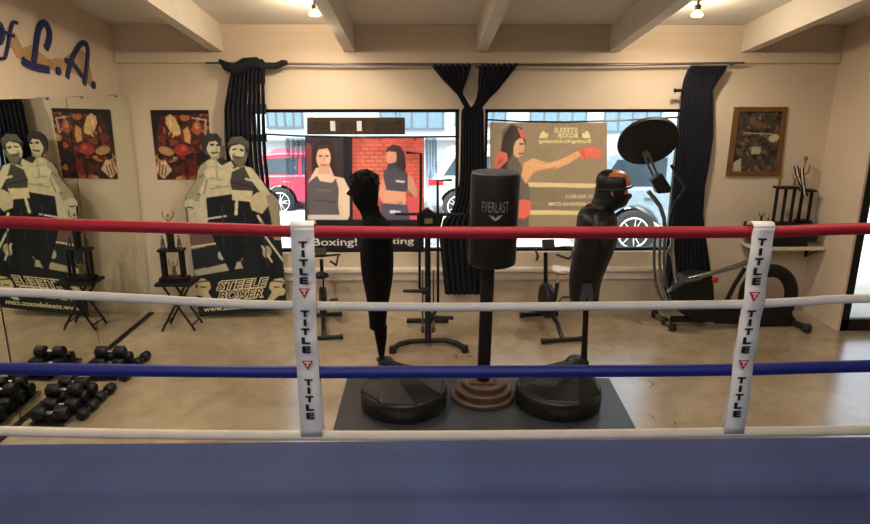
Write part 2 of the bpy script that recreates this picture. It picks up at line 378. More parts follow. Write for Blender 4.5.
# rafters following the slope of the roof
for n, x in enumerate((-1.865, -.675, .53, 1.735, 2.955)):
    mb = MB(); d = .235; w = .095
    mb.prism([(x-w/2, YF, ceil_z(YF)-d), (x-w/2, YB-.001, ceil_z(YB)-d), (x-w/2, YB-.001, ceil_z(YB)), (x-w/2, YF, ceil_z(YF))], (w, 0, 0))
    struct('trim_%d' % (n+1), mb, M['beam'])
# timber strip on the wall under the rafters, and the ledge under the windows
mb = MB(); mb.box((XL+.01, YB-.03, 2.40), (XR-.01, YB, 2.49)); struct('trim_6', mb, M['wall'])
mb = MB(); mb.box((XL+.01, YB-.012, 2.66), (XR-.01, YB, 2.73)); struct('trim_9', mb, M['wall'])
mb = MB(); mb.bbox((-1.9, YB-.085, .43), (2.75, YB, .465), .006); mb.box((-1.88, YB-.04, .34), (2.73, YB, .43)); struct('trim_7', mb, M['beam'])
# windows
for n, (a, b) in enumerate((W1, W2)):
    fr = MB(); y0, y1 = YB+.05, YB+.10; t = .032
    fr.box((a, y0, WZ0), (b, y1, WZ0+t)); fr.box((a, y0, WZ1-t), (b, y1, WZ1)); fr.box((a, y0, WZ0), (a+t, y1, WZ1)); fr.box((b-t, y0, WZ0), (b, y1, WZ1))
    f = struct('window_%d' % (n+1), fr, M['black'])
    g = MB(); g.box((a+t, YB+.072, WZ0+t), (b-t, YB+.078, WZ1-t)); g.build('pane', M['glass'], f)
# glass door in the right wall
fr = MB(); t = .08; y0, y1 = DY+.01, DY+.06
fr.box((DX0, y0, 0), (DX0+t, y1, DZ)); fr.box((DX1-t, y0, 0), (DX1, y1, DZ)); fr.box((DX0, y0, 0), (DX1, y1, .115)); fr.box((DX0, y0, DZ-.1), (DX1, y1, DZ))
f = struct('door_1', fr, M['black'])
g = MB(); g.box((DX0+t, DY+.04, .115), (DX1-t, DY+.047, DZ-.1)); g.build('pane', M['glass'], f)
g = MB(); hx = DX1-.05; g.tube([(hx, DY-.03, .95), (hx, DY-.03, 1.25)], .012); g.tube([(hx, DY-.03, .97), (hx, DY+.03, .97)], .009); g.tube([(hx, DY-.03, 1.23), (hx, DY+.03, 1.23)], .009); g.build('door_handle', M['chrome'], f)

# mirror sheets on the left wall
for n, (y0, y1, lab) in enumerate(((5.057, 6.10, 'wall mirror sheet in the far left corner, right of the seam'), (3.95, 5.047, 'wall mirror sheet left of the seam, beside the dumbbells'), (2.85, 3.935, 'wall mirror sheet nearest the ring, at the left edge of the photo'))):
    mo, mt = .042, .070; mb = MB(); mb.prism([(XL+mo, y0, .014), (XL+mo, y1, .014), (XL+mt, y1, 2.115), (XL+mt, y0, 2.115)], (.008, 0, 0)); o = rebase(mb.build('wall_mirror', M['mirror']), (XL+.01, (y0+y1)/2, 0)); tag(o, lab, 'mirror', 'mirror sheets on the left wall')
    mb = MB(); mb.box((XL+.001, y0, .001), (XL+mo+.03, y1, .013)); mb.build('bottom_channel', M['black'], o)
    for k in (.22, .78):
        c = MB(); y = y0+(y1-y0)*k; c.bbox((XL+.001, y-.012, 2.1155), (XL+mt+.013, y+.012, 2.122), .002); c.bbox((XL+mt+.009, y-.012, 2.10), (XL+mt+.014, y+.012, 2.122), .001); c.build('mirror_clip', M['chrome'], o)

# curtain rod along the back wall
t = thing('curtain_rod', 'thin grey curtain rod along the back wall above both windows', 'curtain rod', (-1.4, YB-.10, 2.36))
mb = MB(); mb.tube([(-1.95, YB-.10, 2.395), (-.6, YB-.10, 2.385), (.5, YB-.10, 2.378), (1.5, YB-.10, 2.378), (2.9, YB-.10, 2.40)], .011); mb.build('rod', M['grey'], t)
for x, z in ((-1.45, 2.392), (.49, 2.378), (2.83, 2.398)):
    mb = MB(); mb.tube([(x, YB-.10, z), (x, YB-.0, z)], .008); mb.lathe([(.022, 0), (.022, .006)], (x, YB-.007, z), 16, (0, 1, 0)); mb.build('bracket', M['grey'], t)

# ceiling spotlights (the two in view, and unseen copies added for more light)
def spotlight(x, y, label):
    LW_ = LAMP_W*(.62 if x > 1 and y < 4 else 1)
    z = ceil_z(y); t = thing('ceiling_spotlight', label, 'light', (x, y, z), 'ceiling spotlights')
    mb = MB(); mb.lathe([(.045, -.03), (.045, 0.015)], (x, y, z), 24); mb.build('canopy', M['beam'], t)
    mb = MB(); mb.tube([(x, y, z-.03), (x, y, z-.065)], .011); mb.lathe([(.018, -.10), (.028, -.065), (.012, -.06)], (x, y, z), 24); mb.build('socket', M['grey'], t)
    mb = MB(); mb.lathe([(.006, -.150), (.036, -.147), (.046, -.138), (.046, -.130), (.03, -.112), (.018, -.098)], (x, y, z), 24); mb.build('bulb', M['bulb'], t)
    l = bpy.data.lights.new('bulb_light', 'SPOT'); l.energy = LW_; l.spot_size = math.radians(165); l.spot_blend = .6; l.color = (1, .85, .69); l.shadow_soft_size = .05
    lo = bpy.data.objects.new('bulb_light', l); col.objects.link(lo); lo.parent = t; lo.location = (0, 0, -.17)
    l = bpy.data.lights.new('bulb_glow', 'POINT'); l.energy = LW_*.30; l.color = (1, .80, .58); l.shadow_soft_size = .05
    lo = bpy.data.objects.new('bulb_glow', l); col.objects.link(lo); lo.parent = t; lo.location = (0, 0, -.22)
M['bulb'] = mat('lit_bulb', (255, 190, 110), .4, emit=6, var=.02); M['panel'] = mat('fill_panel_glow', (240, 242, 250), .4, emit=2.5, var=.01)
for x, y, lab in ((-.835, 5.26, 'lit ceiling spotlight between the first and second rafters, upper left of the windows'), (2.12, 5.26, 'lit ceiling spotlight between the fourth and fifth rafters, upper right'),
                  (-1.9, 2.6, 'added unseen spotlight over the ring, left of the viewer'), (.1, 2.2, 'added unseen spotlight over the middle of the ring'), (2.1, 2.4, 'added unseen spotlight over the ring, right of the viewer'),
                  (-1.5, 3.9, 'added unseen spotlight between the ring and the mirrors')):
    spotlight(x, y, lab)
for x, y, lab in ((-1.3, -.4, 'added white fill light panel behind the viewer, left'), (1.1, -.6, 'added white fill light panel behind the viewer, right')):  # unseen glowing panels added as neutral fill light
    z = ceil_z(y)-.27; t = thing('added_fill_panel', lab, 'light', (x, y, z))
    mb = MB(); mb.bbox((x-.3, y-.6, z-.03), (x+.3, y+.6, z+.02), .008); mb.tube([(x-.1, y, z), (x-.1, y, z+.29)], .008); mb.tube([(x+.1, y, z), (x+.1, y, z+.29)], .008); mb.build('housing', M['beam'], t)
    mb = MB(); mb.box((x-.27, y-.57, z-.036), (x+.27, y+.57, z-.031)); mb.build('diffuser', M['panel'], t)
    l = bpy.data.lights.new('fill_panel_light', 'AREA'); l.energy = FILL_PANEL_W; l.shape = 'RECTANGLE'; l.size = .54; l.size_y = 1.14; l.color = (.93, .96, 1)
    lo = bpy.data.objects.new('fill_panel_light', l); col.objects.link(lo); lo.parent = t; lo.location = (0, 0, -.045)

# ================================================================= outside
def gz(y): return -.14 - .062*(y-6.4) if y > 6.4 else -.14
mb = MB(); mb.prism([(-14, 6.4, gz(6.4)), (-14, 40, gz(40)), (-14, 40, gz(40)-.3), (-14, 6.4, -.5)], (34, 0, 0)); tag(mb.build('street', M['street']), 'pale grey street sloping away outside the windows', 'street', kind='structure')
mb = MB(); mb.box((XE+.2, -6, -.5), (20, 6.4, -.14)); mb.box((XR+.2, 5.70, -.5), (XE+.2, 6.4, -.14)); tag(mb.build('pavement', M['walk']), 'pale pavement outside the glass door', 'pavement', kind='structure')
# white building across the street
BY = 21.0
t = thing('street_building', 'long white building across the street, seen above the cars', 'building', (0, BY, gz(BY)))
mb = MB(); mb.box((-14, BY, -1.5), (20, BY+6, 4.2)); mb.build('wall', M['bwhite'], t)
for x0, x1, z0, z1 in ((-5.0, -3.9, .95, 1.5), (-1.4, .6, .9, 1.55), (1.0, 2.6, 1.0, 1.5), (3.4, 5.2, .7, 1.6), (5.8, 7.6, .8, 1.55), (8.4, 9.4, -.9, 1.3), (10, 12.4, .4, 1.6), (-8.2, -6.4, .2, 1.4)):
    mb = MB(); mb.box((x0, BY-.05, z0), (x1, BY+.02, z1)); w = mb.build('window', M['bglass'], t)
    mb = MB(); n = 4
    for k in range(n+1): x = x0+(x1-x0)*k/n; mb.box((x-.025, BY-.08, z0), (x+.025, BY-.05, z1))
    mb.box((x0-.05, BY-.09, z0-.05), (x1+.05, BY-.05, z0)); mb.box((x0-.05, BY-.09, z1), (x1+.05, BY-.05, z1+.05)); mb.build('window_frame', M['bgrey'], w)
mb = MB(); mb.box((-14, BY-.5, .55), (3.0, BY, .72)); mb.build('awning', M['bwhite'], t)
mb = MB(); mb.box((-4.2, BY-.12, -1.3), (-.2, BY, .5)); w = mb.build('garage_door', M['bgrey'], t)
mb = MB(); mb.box((3.3, BY-.1, .1), (12, BY, .25)); mb.build('band', M['bgrey'], t)
# parked cars: side profile with a narrower cabin
def car(name, label, x0, y0, L, W, H, paint, base, wheels, R, suv=True, wheel_kind=0):
    t = thing(name, label, 'car', (x0+L/2, y0+W/2, base))
    hb = base+H*.22; belt = base+H*.62
    prof = [(0, hb), (-.02, base+H*.5), (.06, belt+.04), (L*.5, belt+.06), (L*.74, belt), (L*.93, base+H*.52), (L, base+H*.38), (L, hb)]
    arch = []
    for wx in sorted(wheels, reverse=True):
        arch += [(wx+(R+.06)*math.cos(a), base+R+(R+.06)*math.sin(a)) for a in [PI*k/12 for k in range(13)] if base+R+(R+.06)*math.sin(a) > hb]
    bm = MB(); bm.prism([(x0+x, y0, z) for x, z in prof+arch], (0, W, 0)); bm.build('body', paint, t, bevel=.04)
    cab = [(.10, belt), (L*.10 if suv else L*.2, base+H*.97), (L*.2, base+H), (L*.5, base+H), (L*.56, base+H*.97), (L*.73, belt)]
    g = MB(); i = .13
    g.prism([(x0+x, y0+i, z) for x, z in cab], (0, W-2*i, 0)); cb = g.build('cabin', paint, t, bevel=.05)
    ws = [(L*.03+.16, belt+.03), (L*.10+.12, base+H*.90), (L*.30, base+H*.92), (L*.30, belt+.05)], [(L*.32, belt+.05), (L*.32, base+H*.92), (L*.51, base+H*.91), (L*.64, belt+.07)]
    for q in ws:
        g = MB(); g.prism([(x0+x, y0+i-.012, z) for x, z in q], (0, .02, 0)); g.build('side_window', M['cglass'], t)
    for wx in wheels:
        for yy, sgn in ((y0-.02, 1), (y0+W+.02, -1)):
            g = MB(); c = (x0+wx, yy, base+R)
            g.lathe([(R*.66, 0), (R*.9, 0), (R, .03), (R, .19), (R*.9, .22)], c, 36, (0, sgn, 0)); wv = g.build('wheel', M['tyre'], t)
            g = MB(); g.lathe([(R*.16, -.005), (R*.16, .06)], c, 20, (0, sgn, 0))
            for k in range(5):
                for dd in (-.13, .13):
                    an = 2*PI*k/5+dd; g.tube([(c[0]+R*.1*math.cos(an), yy+sgn*.01, c[2]+R*.1*math.sin(an)), (c[0]+R*.66*math.cos(an+dd*.6), yy+sgn*.015, c[2]+R*.66*math.sin(an+dd*.6))], R*.05, 6)
            ring = [(c[0]+R*.66*math.cos(2*PI*k/32), yy+sgn*.01, c[2]+R*.66*math.sin(2*PI*k/32)) for k in range(33)]
            g.tube(ring, R*.05, 6, False); g.build('rim', M['rim'], wv)
    g = MB(); g.bbox((x0-.03, y0-.015, base+H*.52), (x0+.30, y0+.2, base+H*.60), .012); g.build('tail_light', M['tail'], t)
    g = MB(); g.bbox((x0+L*.22, y0-.03, base+H*.54), (x0+L*.22+.18, y0+.01, base+H*.555), .004); g.build('door_handle', M['silver'], t)
    return t
car('parked_car', 'pale silver car parked outside the right window', 2.44, 9.85, 4.5, 1.8, 1.66, M['carblue'], gz(9.9)-.05, (.86, 3.6), .36)
car('parked_car', 'red car parked across the street outside the left window', -4.25, 15.1, 4.2, 1.75, 1.5, M['carred'], gz(15.2)-.12, (.82, 3.35), .34)
car('parked_car', 'white car with a red tail light beside the middle curtain', .12, 14.0, 4.4, 1.8, 1.55, M['carwhite'], gz(14.1)-.1, (.62, 3.5), .34)

# ================================================================= things in the windows
YW = YB+.028    # plane of the banners, just inside the glass
LB = Print(305, 137, 424, 254, (40, 36, 42))
LB.poly([(350, 137), (424, 137), (424, 224), (350, 224)], (196, 84, 62))          # brick wall
for k_ in range(8): LB.ell(371, 172, 18-k_*1.6, 34-k_*3, (198+k_*4, 88+k_*6, 66+k_*4))
for k in range(22):
    y = 139+k*4; LB.line([(350, y), (424, y)], .8, (168, 66, 52))
    for q in range(9): x = 352+q*9+(k % 2)*4.5; LB.line([(x, y), (x, y+4)], .7, (172, 70, 56))
LB.mottle(.35, 7, 3)
LB.poly([(306, 137), (350, 137), (350, 224), (306, 224)], (48, 44, 52)); LB.poly([(343, 137), (352, 137), (353, 224), (344, 224)], (28, 26, 32))
# left woman
LB.poly([(310, 176), (311, 160), (314, 148), (320, 140.5), (328, 139.5), (334, 146), (336.5, 158), (339, 172), (337, 184), (331, 186), (308, 188)], (58, 38, 32))
LB.poly([(312, 155), (315, 145), (322, 139), (330, 141), (333, 150), (335, 168), (336, 180), (310, 186), (308, 172)], (44, 32, 30))
LB.poly([(306, 142), (312, 146), (312, 176), (307, 200)], (120, 52, 60))
LB.poly([(316, 168), (330, 166), (334, 176), (344, 178), (350, 190), (350, 215), (347, 222), (338, 222), (336, 190), (312, 186), (308, 182)], (216, 184, 148))
LB.ell(323.5, 158, 7.2, 11.5, (214, 158, 122)).ell(326, 157, 4.2, 8.5, (236, 190, 152)).poly([(344, 184), (350, 190), (350, 214), (346, 220), (343, 204)], (232, 202, 164)).line([(316, 182), (331, 184)], 1.4, (182, 138, 108)).poly([(319, 164), (329, 164), (330, 174), (318, 174)], (204, 150, 116))
LB.poly([(316, 150), (318, 145), (330, 145), (332, 152), (328, 148), (322, 149)], (60, 40, 34))
LB.line([(319.5, 156), (321.5, 156)], 1, (50, 30, 28)).line([(326, 156), (328, 156)], 1, (50, 30, 28)).line([(321, 165), (327, 165)], 1.2, (180, 60, 60)).line([(324, 157), (324, 161)], .8, (180, 120, 92))
LB.poly([(309, 182), (317, 176), (320, 181), (332, 183), (336, 178), (339, 190), (338, 205), (341, 222), (311, 222), (307, 205)], (84, 78, 78))
LB.line([(316, 190), (332, 191)], 1.3, (112, 106, 106)).line([(314, 200), (336, 202)], 1.3, (60, 54, 56)); LB.poly([(308, 215), (341, 215), (341, 220), (308, 220)], (190, 182, 170))
# right woman
LB.poly([(387, 148), (393, 144.5), (400, 146), (404.5, 153), (406, 166), (404, 176), (400, 178), (397, 166), (388, 160)], (48, 34, 34))
LB.poly([(386, 150), (392, 145), (400, 147), (404, 156), (404, 170), (399, 172), (396, 158), (388, 158)], (52, 40, 42))
LB.ell(391.5, 157, 5.2, 8, (206, 142, 110)).poly([(386, 151), (390, 146), (397, 147), (396, 152)], (58, 42, 40))
LB.poly([(388, 164), (396, 162), (398, 170), (386, 172)], (60, 56, 66))
LB.poly([(384, 170), (397, 168), (408, 174), (408, 190), (404, 193), (385, 190), (383, 178)], (70, 66, 78))
LB.poly([(408, 174), (413, 178), (418, 194), (416, 198), (408, 190)], (196, 134, 104)); LB.poly([(383, 176), (378, 196), (384, 204), (388, 196)], (210, 140, 110))
LB.poly([(385, 190), (406, 192), (406, 206), (384, 204)], (222, 158, 116)); LB.ell(400, 203, 3, 2, (196, 110, 84))
LB.poly([(382, 203), (407, 205), (411, 224), (378, 224)], (76, 74, 88)); LB.poly([(396, 180), (405, 181), (405, 183), (396, 182)], (220, 200, 196)); LB.poly([(390, 210), (401, 211), (401, 214), (390, 213)], (214, 204, 200))
LB.poly([(406, 196), (420, 198), (424, 224), (411, 224)], (206, 74, 78))
LB.poly([(305, 220), (424, 220), (424, 254), (305, 254)], (22, 20, 24))
t = thing('window_banner', 'printed banner of two women against brick hanging in the left window', 'banner', P(364, 254, YW))
lum = LB.c.mean(2, keepdims=True); LB.c = (.92*LB.c+.08*lum)*np.array([1.45, 1.25, 1.15]); LB.c = (LB.c/np.maximum(1, LB.c.max(2, keepdims=True)/.93))**.5; LB.sheet('printed_sheet', lambda x, y: P(x, y, YW), M['banner'], t, .0015, bend=lambda x, y: Vector((0, .006*math.sin(x*.16)*(y-137)/115, 0)))
up = (0, 0, 1); rt = (1, 0, 0); yt = YW-.010
mb = MB().use(M['whiteink']); o = P(313, 245.5, yt); mb.text('Boxing!', o, rt, up, .075, P(357, 245, yt).x-o.x, .001, bold=.01); mb.build('lettering', None, t); mb = MB().use(M['whiteink'])
o = P(373, 244, yt); mb.text('Boxing', o, rt, up, .068, P(414, 244, yt).x-o.x, .001, bold=.01)
mb.build('lettering', None, t)
mb = MB()
for x in (309, 342, 380, 415): mb.lathe([(.010, 0), (.010, .003)], P(x, 139, YW-.012), 14, (0, 1, 0))
mb.build('grommet', M['chrome'], t)

mb = MB(); mb.tube([P(x, y, YW+.002) for x, y in ((262, 134), (300, 136), (364, 137), (420, 137), (462, 136.5))], .009, 8); tag(mb.build('hanging_cord', M['blackm'], t), 'black cord')
RB = Print(490, 122.5, 607, 233, (142, 124, 96), 3)
RB.poly([(514, 182), (606, 184), (606, 188), (514, 186.5)], (252, 218, 158)).poly([(512, 210), (606, 211), (606, 215), (512, 214.5)], (252, 218, 158))
RB.poly([(512, 187), (606, 188.5), (606, 210.5), (512, 209.5)], (128, 112, 88))
RB.poly([(502, 130), (511, 124), (521, 127), (524, 140), (518, 160), (524, 170), (530, 190), (528, 233), (494, 233), (494, 180), (500, 160)], (98, 90, 76))
RB.poly([(504, 134), (512, 124), (522, 128), (526, 142), (523, 150), (516, 146), (510, 160), (503, 158)], (66, 58, 52)); RB.poly([(517, 127), (526, 132), (527, 140), (521, 138)], (190, 100, 80))
RB.poly([(501, 150), (503, 138), (509, 128), (514, 125), (512, 140), (509, 156), (506, 172), (501, 170)], (60, 52, 46)); RB.line([(504, 172), (502, 196)], 1.6, (128, 118, 98)).line([(516, 176), (520, 198)], 1.4, (74, 66, 56)); RB.ell(519, 148, 5.4, 10, (206, 158, 116), 12).line([(520, 144), (523, 144)], .9, (60, 44, 38)).line([(519, 153.5), (523, 153.5)], 1.1, (166, 74, 64))
RB.poly([(524, 163), (533, 158), (548, 163), (562, 159), (577, 151), (582, 155), (570, 163), (556, 169), (544, 169), (532, 174), (526, 184), (521, 176)], (222, 164, 112))
RB.poly([(578, 150), (590, 146), (600, 148), (603, 154), (600, 159), (592, 158), (582, 159)], (222, 104, 82))
RB.line([(530, 164), (546, 166), (562, 162)], 1.4, (238, 196, 150)).line([(534, 172), (556, 167.5)], 1.4, (176, 118, 78)).line([(590, 150), (600, 151)], 1.5, (240, 140, 116)); RB.line([(582, 150), (585, 158)], 1, (180, 70, 60))
RB.poly([(494, 158), (500, 151), (507, 153), (508, 160), (500, 168), (495, 172)], (206, 104, 84)).poly([(498, 160), (503, 157), (503, 161), (498, 166)], (150, 90, 70))
RB.poly([(516, 202), (523, 199), (531, 201), (530, 214), (524, 219), (516, 217)], (212, 98, 78))
INKC = (252, 232, 160)
RB.text('STEELE', 554, 578, 132.2, 4.6, INKC, True, .03).text('BOXER', 557, 578, 137.6, 4.8, INKC, True, .03).text('Boxing/Kickboxing', 539, 591, 142.8, 3.6, INKC, True, .03)
for q_ in (-1, 1): RB.poly([(565+q_*20.5-a*q_, 138+b) for a, b in ((-5.5, 0), (-3.5, -5), (-1.5, -7.5), (.5, -6.2), (.8, -4), (3, -5.4), (4, -3.5), (2.6, -1), (4.8, 0))], INKC)
RB.text('(310) 753-0511', 566, 600, 198, 3.4, (226, 206, 160), True, .02).text('STEELEBOXING.COM', 549, 600, 205.6, 3.4, (226, 206, 160), True, .02)
RB.line([(508, 170), (510, 200)], 1.5, (140, 128, 108)).mottle(.06, 9, 5)
t = thing('window_banner', 'tan banner of a punching woman hanging in the right window', 'banner', P(548, 233, YW))
RB.c = RB.c*np.array([1.4, 1.2, 1.05]); RB.c = (RB.c/np.maximum(1, RB.c.max(2, keepdims=True)/.93))**.5; RB.sheet('printed_sheet', lambda x, y: P(x, y, YW), M['banner'], t, .0015, bend=lambda x, y: Vector((0, .006*math.sin(x*.15)*(y-122)/110, 0)))
RBT = t
mb = MB(); mb.tube([P(x, y, YW+.002) for x, y in ((484, 119.5), (520, 121.5), (565, 122), (620, 120.5), (684, 117))], .008, 8); tag(mb.build('hanging_cord', M['blackm'], RBT), 'black sagging cord')
# clear plastic sheets either side of the left banner
for x0, x1, lab in ((285, 305, 'clear plastic sheet hanging left of the two women banner'), (425, 437, 'clear plastic sheet hanging right of the two women banner')):
    mb = MB(); n = 24; vs = []
    for j in range(2):
        for i in range(n+1):
            x = x0+(x1-x0)*i/n; p = P(x+(0 if j == 0 else (3 if x0 < 300 else 1)), (138, 246)[j], YW+.022); p.y += .009*math.sin(i*1.1+j); vs.append(p)
    mb.add(vs, [(i, i+1, n+2+i, n+1+i) for i in range(n)], True); o = mb.build('plastic_sheet', M['film'], solid=.0006); tag(setbase(o), lab, 'plastic sheet')
# dark carved sign hung above the banner
SG = Print(307, 117.5, 405, 134.5, (58, 44, 32), 2)
SG.mottle(.3, 3, 9); rg = random.Random(4)
for a, b in ((313, 334), (342, 367), (376, 400)):
    x = a
    while x < b: SG.ell(x, 126, 1.8, 3.8, (26, 20, 16)).ell(x, 126, .7, 2.4, (70, 54, 38)); x += 4.6
t = thing('hanging_sign', 'long dark brown sign with two pale slots hung at the top of the left window', 'sign', P(356, 134.5, YW-.02))
SG.sheet('sign_board', lambda x, y: P(x, y, YW-.02), M['board'], t, .015)
for x0, x1, c in ((330.5, 335, 'bench'), (357, 361.5, 'seatw')):
    mb = MB(); a = P(x0, 131, YW-.022); b = P(x1, 121, YW-.022); mb.box((a.x, YW-.026, a.z), (b.x, YW-.021, b.z)); mb.build('pale_slot', M[c], t)
for x in (312, 400):
    mb = MB(); mb.tube([P(x, 118, YW-.015), P(x, 110.5, YW-.015)], .003, 6); mb.build('hanging_wire', M['blackm'], t)

# ================================================================= curtains
def curtain(name, label, rows, Y, folds, amp, cut=None, extra=None, bulge=0):
    ys = np.arange(rows[0][0], rows[-1][0]+.1, 2.5); r = np.array(rows); nu = folds*8
    mb = MB().use(M['cloth']); vs = []; fs = []
    for y in ys:
        xl = np.interp(y, r[:, 0], r[:, 1]); xr = np.interp(y, r[:, 0], r[:, 2])
        for i in range(nu+1):
            u = i/nu; p = P(xl+(xr-xl)*u, y, Y); p.y += amp*math.sin(2*PI*folds*u+.7*math.sin(y*.03))*min(1, (xr-xl)/30) - bulge*math.sin(PI*u); vs.append(p)
    for j in range(len(ys)-1):
        for i in range(nu):
            if cut and cut((i+.5)/nu, (ys[j]+ys[j+1])/2): continue
            fs.append((j*(nu+1)+i, j*(nu+1)+i+1, (j+1)*(nu+1)+i+1, (j+1)*(nu+1)+i))
    mb.add(vs, fs, True)
    o = mb.build(name, M['cloth'], None, solid=.004); o = setbase(o); tag(o, label, 'curtain', 'black window curtains'); return o
c1 = curtain('window_curtain', 'black curtain gathered at the left end of the windows, behind the boxer cutout',
        [(59, 241, 262), (64, 236, 266), (72, 231, 265), (80, 229, 265), (108, 224.5, 266), (140, 225, 267), (160, 227, 268), (180, 229, 270.5), (210, 233, 271), (250, 237, 272), (296, 240, 272)],
        YB-.12, 9, .016, cut=lambda u, y: (114 < y < 192 and u > .55 and (u*9) % 1 > .72 and not 135 < y < 142) or (84 < y < 105 and u > .5 and (u*9) % 1 > .9))
mb = MB(); Y = YB-.13
for pts, rs in (([(247, 66), (236, 70), (226, 66), (219, 60)], [.05, .05, .04, .012]), ([(252, 64), (266, 66), (276, 66), (283, 63), (287.5, 62.5)], [.04, .03, .028, .03, .018]), ([(236, 67), (244, 63), (256, 62), (264, 68)], [.035, .045, .045, .03])):
    mb.tube([P(x, y, Y) for x, y in pts], rs, 14, flat=(Vector((0, 1, 0)), .6))
mb.build('knotted_top', M['cloth'], c1)
def flare(x0, x1, y0, pinch, Y=YB-.11, folds=7):
    r = [(y0,)+(x0, x1)]+pinch; r = np.array(r, float); mb = MB(); vs = []; fs = []; nu = folds*8; ys = np.arange(r[0, 0], r[-1, 0]+.1, 1.5)
    for y in ys:
        xl = np.interp(y, r[:, 0], r[:, 1]); xr = np.interp(y, r[:, 0], r[:, 2])
        for i in range(nu+1):
            u = i/nu; w = 1 if y > y0 else 0
            p = P(xl+(xr-xl)*u, y-(1.2*abs(math.sin(PI*folds*u)) if y == ys[0] else 0), Y); p.y += .012*math.sin(2*PI*folds*u); vs.append(p)
    for j in range(len(ys)-1):
        for i in range(nu): fs.append((j*(nu+1)+i, j*(nu+1)+i+1, (j+1)*(nu+1)+i+1, (j+1)*(nu+1)+i))
    mb.add(vs, fs, True); return mb
c2 = curtain('window_curtain', 'black curtain gathered between the two windows, hanging behind the punching bag',
        [(107, 464, 482), (112, 461.5, 483.5), (180, 460, 484.5), (200, 456, 485), (212, 451, 486), (220, 443, 487), (240, 439.5, 487), (296, 445.5, 488)], YB-.11, 8, .016)
flare(430.7, 471, 64.5, [(70, 435, 470), (80, 443, 467), (90, 453, 463), (94, 457, 463), (108, 465, 471)]).build('flared_top', M['cloth'], c2, solid=.004)
flare(479, 518, 64.5, [(70, 479, 514), (80, 478.5, 506), (90, 478, 498), (98, 476.5, 490), (104, 474, 485), (109, 470, 481)]).build('flared_top', M['cloth'], c2, solid=.004)
c3 = curtain('window_curtain', 'black curtain gathered at the right end of the windows, beside the framed picture',
        [(65.5, 692, 728), (72, 687, 725), (80, 684, 719), (90, 682, 713), (119, 680, 713), (136, 679, 713), (163, 677, 709), (187, 674, 704.5), (215, 671, 703), (230, 669, 705), (262, 667, 710), (300, 664, 714)], YB-.12, 10, .018)
mb = MB(); mb.tube([P(675, 90.5, YB-.14), P(684, 90.5, YB-.14)], .014, 12); mb.lathe([(.012, -.01), (.022, 0), (.012, .012)], P(675, 90.5, YB-.14), 14, (1, 0, 0)); mb.build('tie_back', M['blackm'], c3)

# ================================================================= lettering on the left wall
XW = XL+.001
def LW(x, y): return XP(x, y, XW)
t = thing('wall_lettering', 'dark blue script letters over a tan skyline shape on the left wall above the mirrors', 'wall lettering', LW(50, 90))
sky = [(14, 32), (17, 38), (22, 48), (31, 45), (36, 50), (39.5, 52.6), (50, 60), (56, 58), (63.6, 59), (72, 52), (77, 47), (86, 53), (89, 66), (93, 82), (90, 86), (86, 81), (76, 74), (65, 70), (56, 71), (43, 66), (30, 62), (17, 58), (11, 47), (6, 52), (8, 40)]
mb = MB(); mb.prism([LW(*q) for q in sky], (.004, 0, 0)); mb.build('skyline', M['tanpaint'], t)
N = (1, 0, 0)
def letter(strokes, name='letter'):
    mb = MB()
    for k, (pts, w) in enumerate(strokes): mb.stroke([LW(*q)+Vector((.004+k*.001, 0, 0)) for q in pts], w, N, .012)
    mb.build(name, M['bluepaint'], t)
def smooth(pts, n=5):
    out = []; m = len(pts)
    for i in range(m-1):
        p0, p1, p2, p3 = (np.array(pts[max(i-1, 0)]), np.array(pts[i]), np.array(pts[i+1]), np.array(pts[min(i+2, m-1)]))
        for k in range(n):
            u = k/n; out.append(tuple(.5*((2*p1)+(-p0+p2)*u+(2*p0-5*p1+4*p2-p3)*u*u+(-p0+3*p1-3*p2+p3)*u**3)))
    return out+[tuple(pts[-1])]
letter([(smooth([(-6, 30), (-2, 24), (1.5, 32), (-1, 42), (-6, 42)]), .035)])
letter([(smooth([(16.3, 23), (12, 22.3), (9.5, 28), (7.8, 38), (6, 48), (3.4, 57.5), (-1, 58.7)]), .022), ([(3.8, 32.2), (12.5, 36.2)], .018)])
letter([(smooth([(44.7, 48.6), (47.6, 41), (48.3, 33), (45.8, 25.5), (41.5, 23), (37.5, 29), (35, 42), (33.6, 54), (32.2, 62)]), .05), (smooth([(20.8, 60), (26, 64), (36, 67.5), (47.6, 69.8)]), [.05]+[.055]*15)])
letter([(smooth([(66, 78), (67.5, 70), (71, 58), (77, 47), (82.5, 42.6), (86.6, 48), (86, 62), (83.3, 84.6)]), .042), (smooth([(64, 60.3), (71, 63.5), (76, 69), (81.5, 77)]), .036)])
for q, r in (((57.2, 71), .032), ((92.4, 85), .032)):
    c = LW(*q); mb = MB(); mb.lathe([(r, .004), (r, .016)], c, 20, (1, 0, 0)); mb.build('full_stop', M['bluepaint'], t)

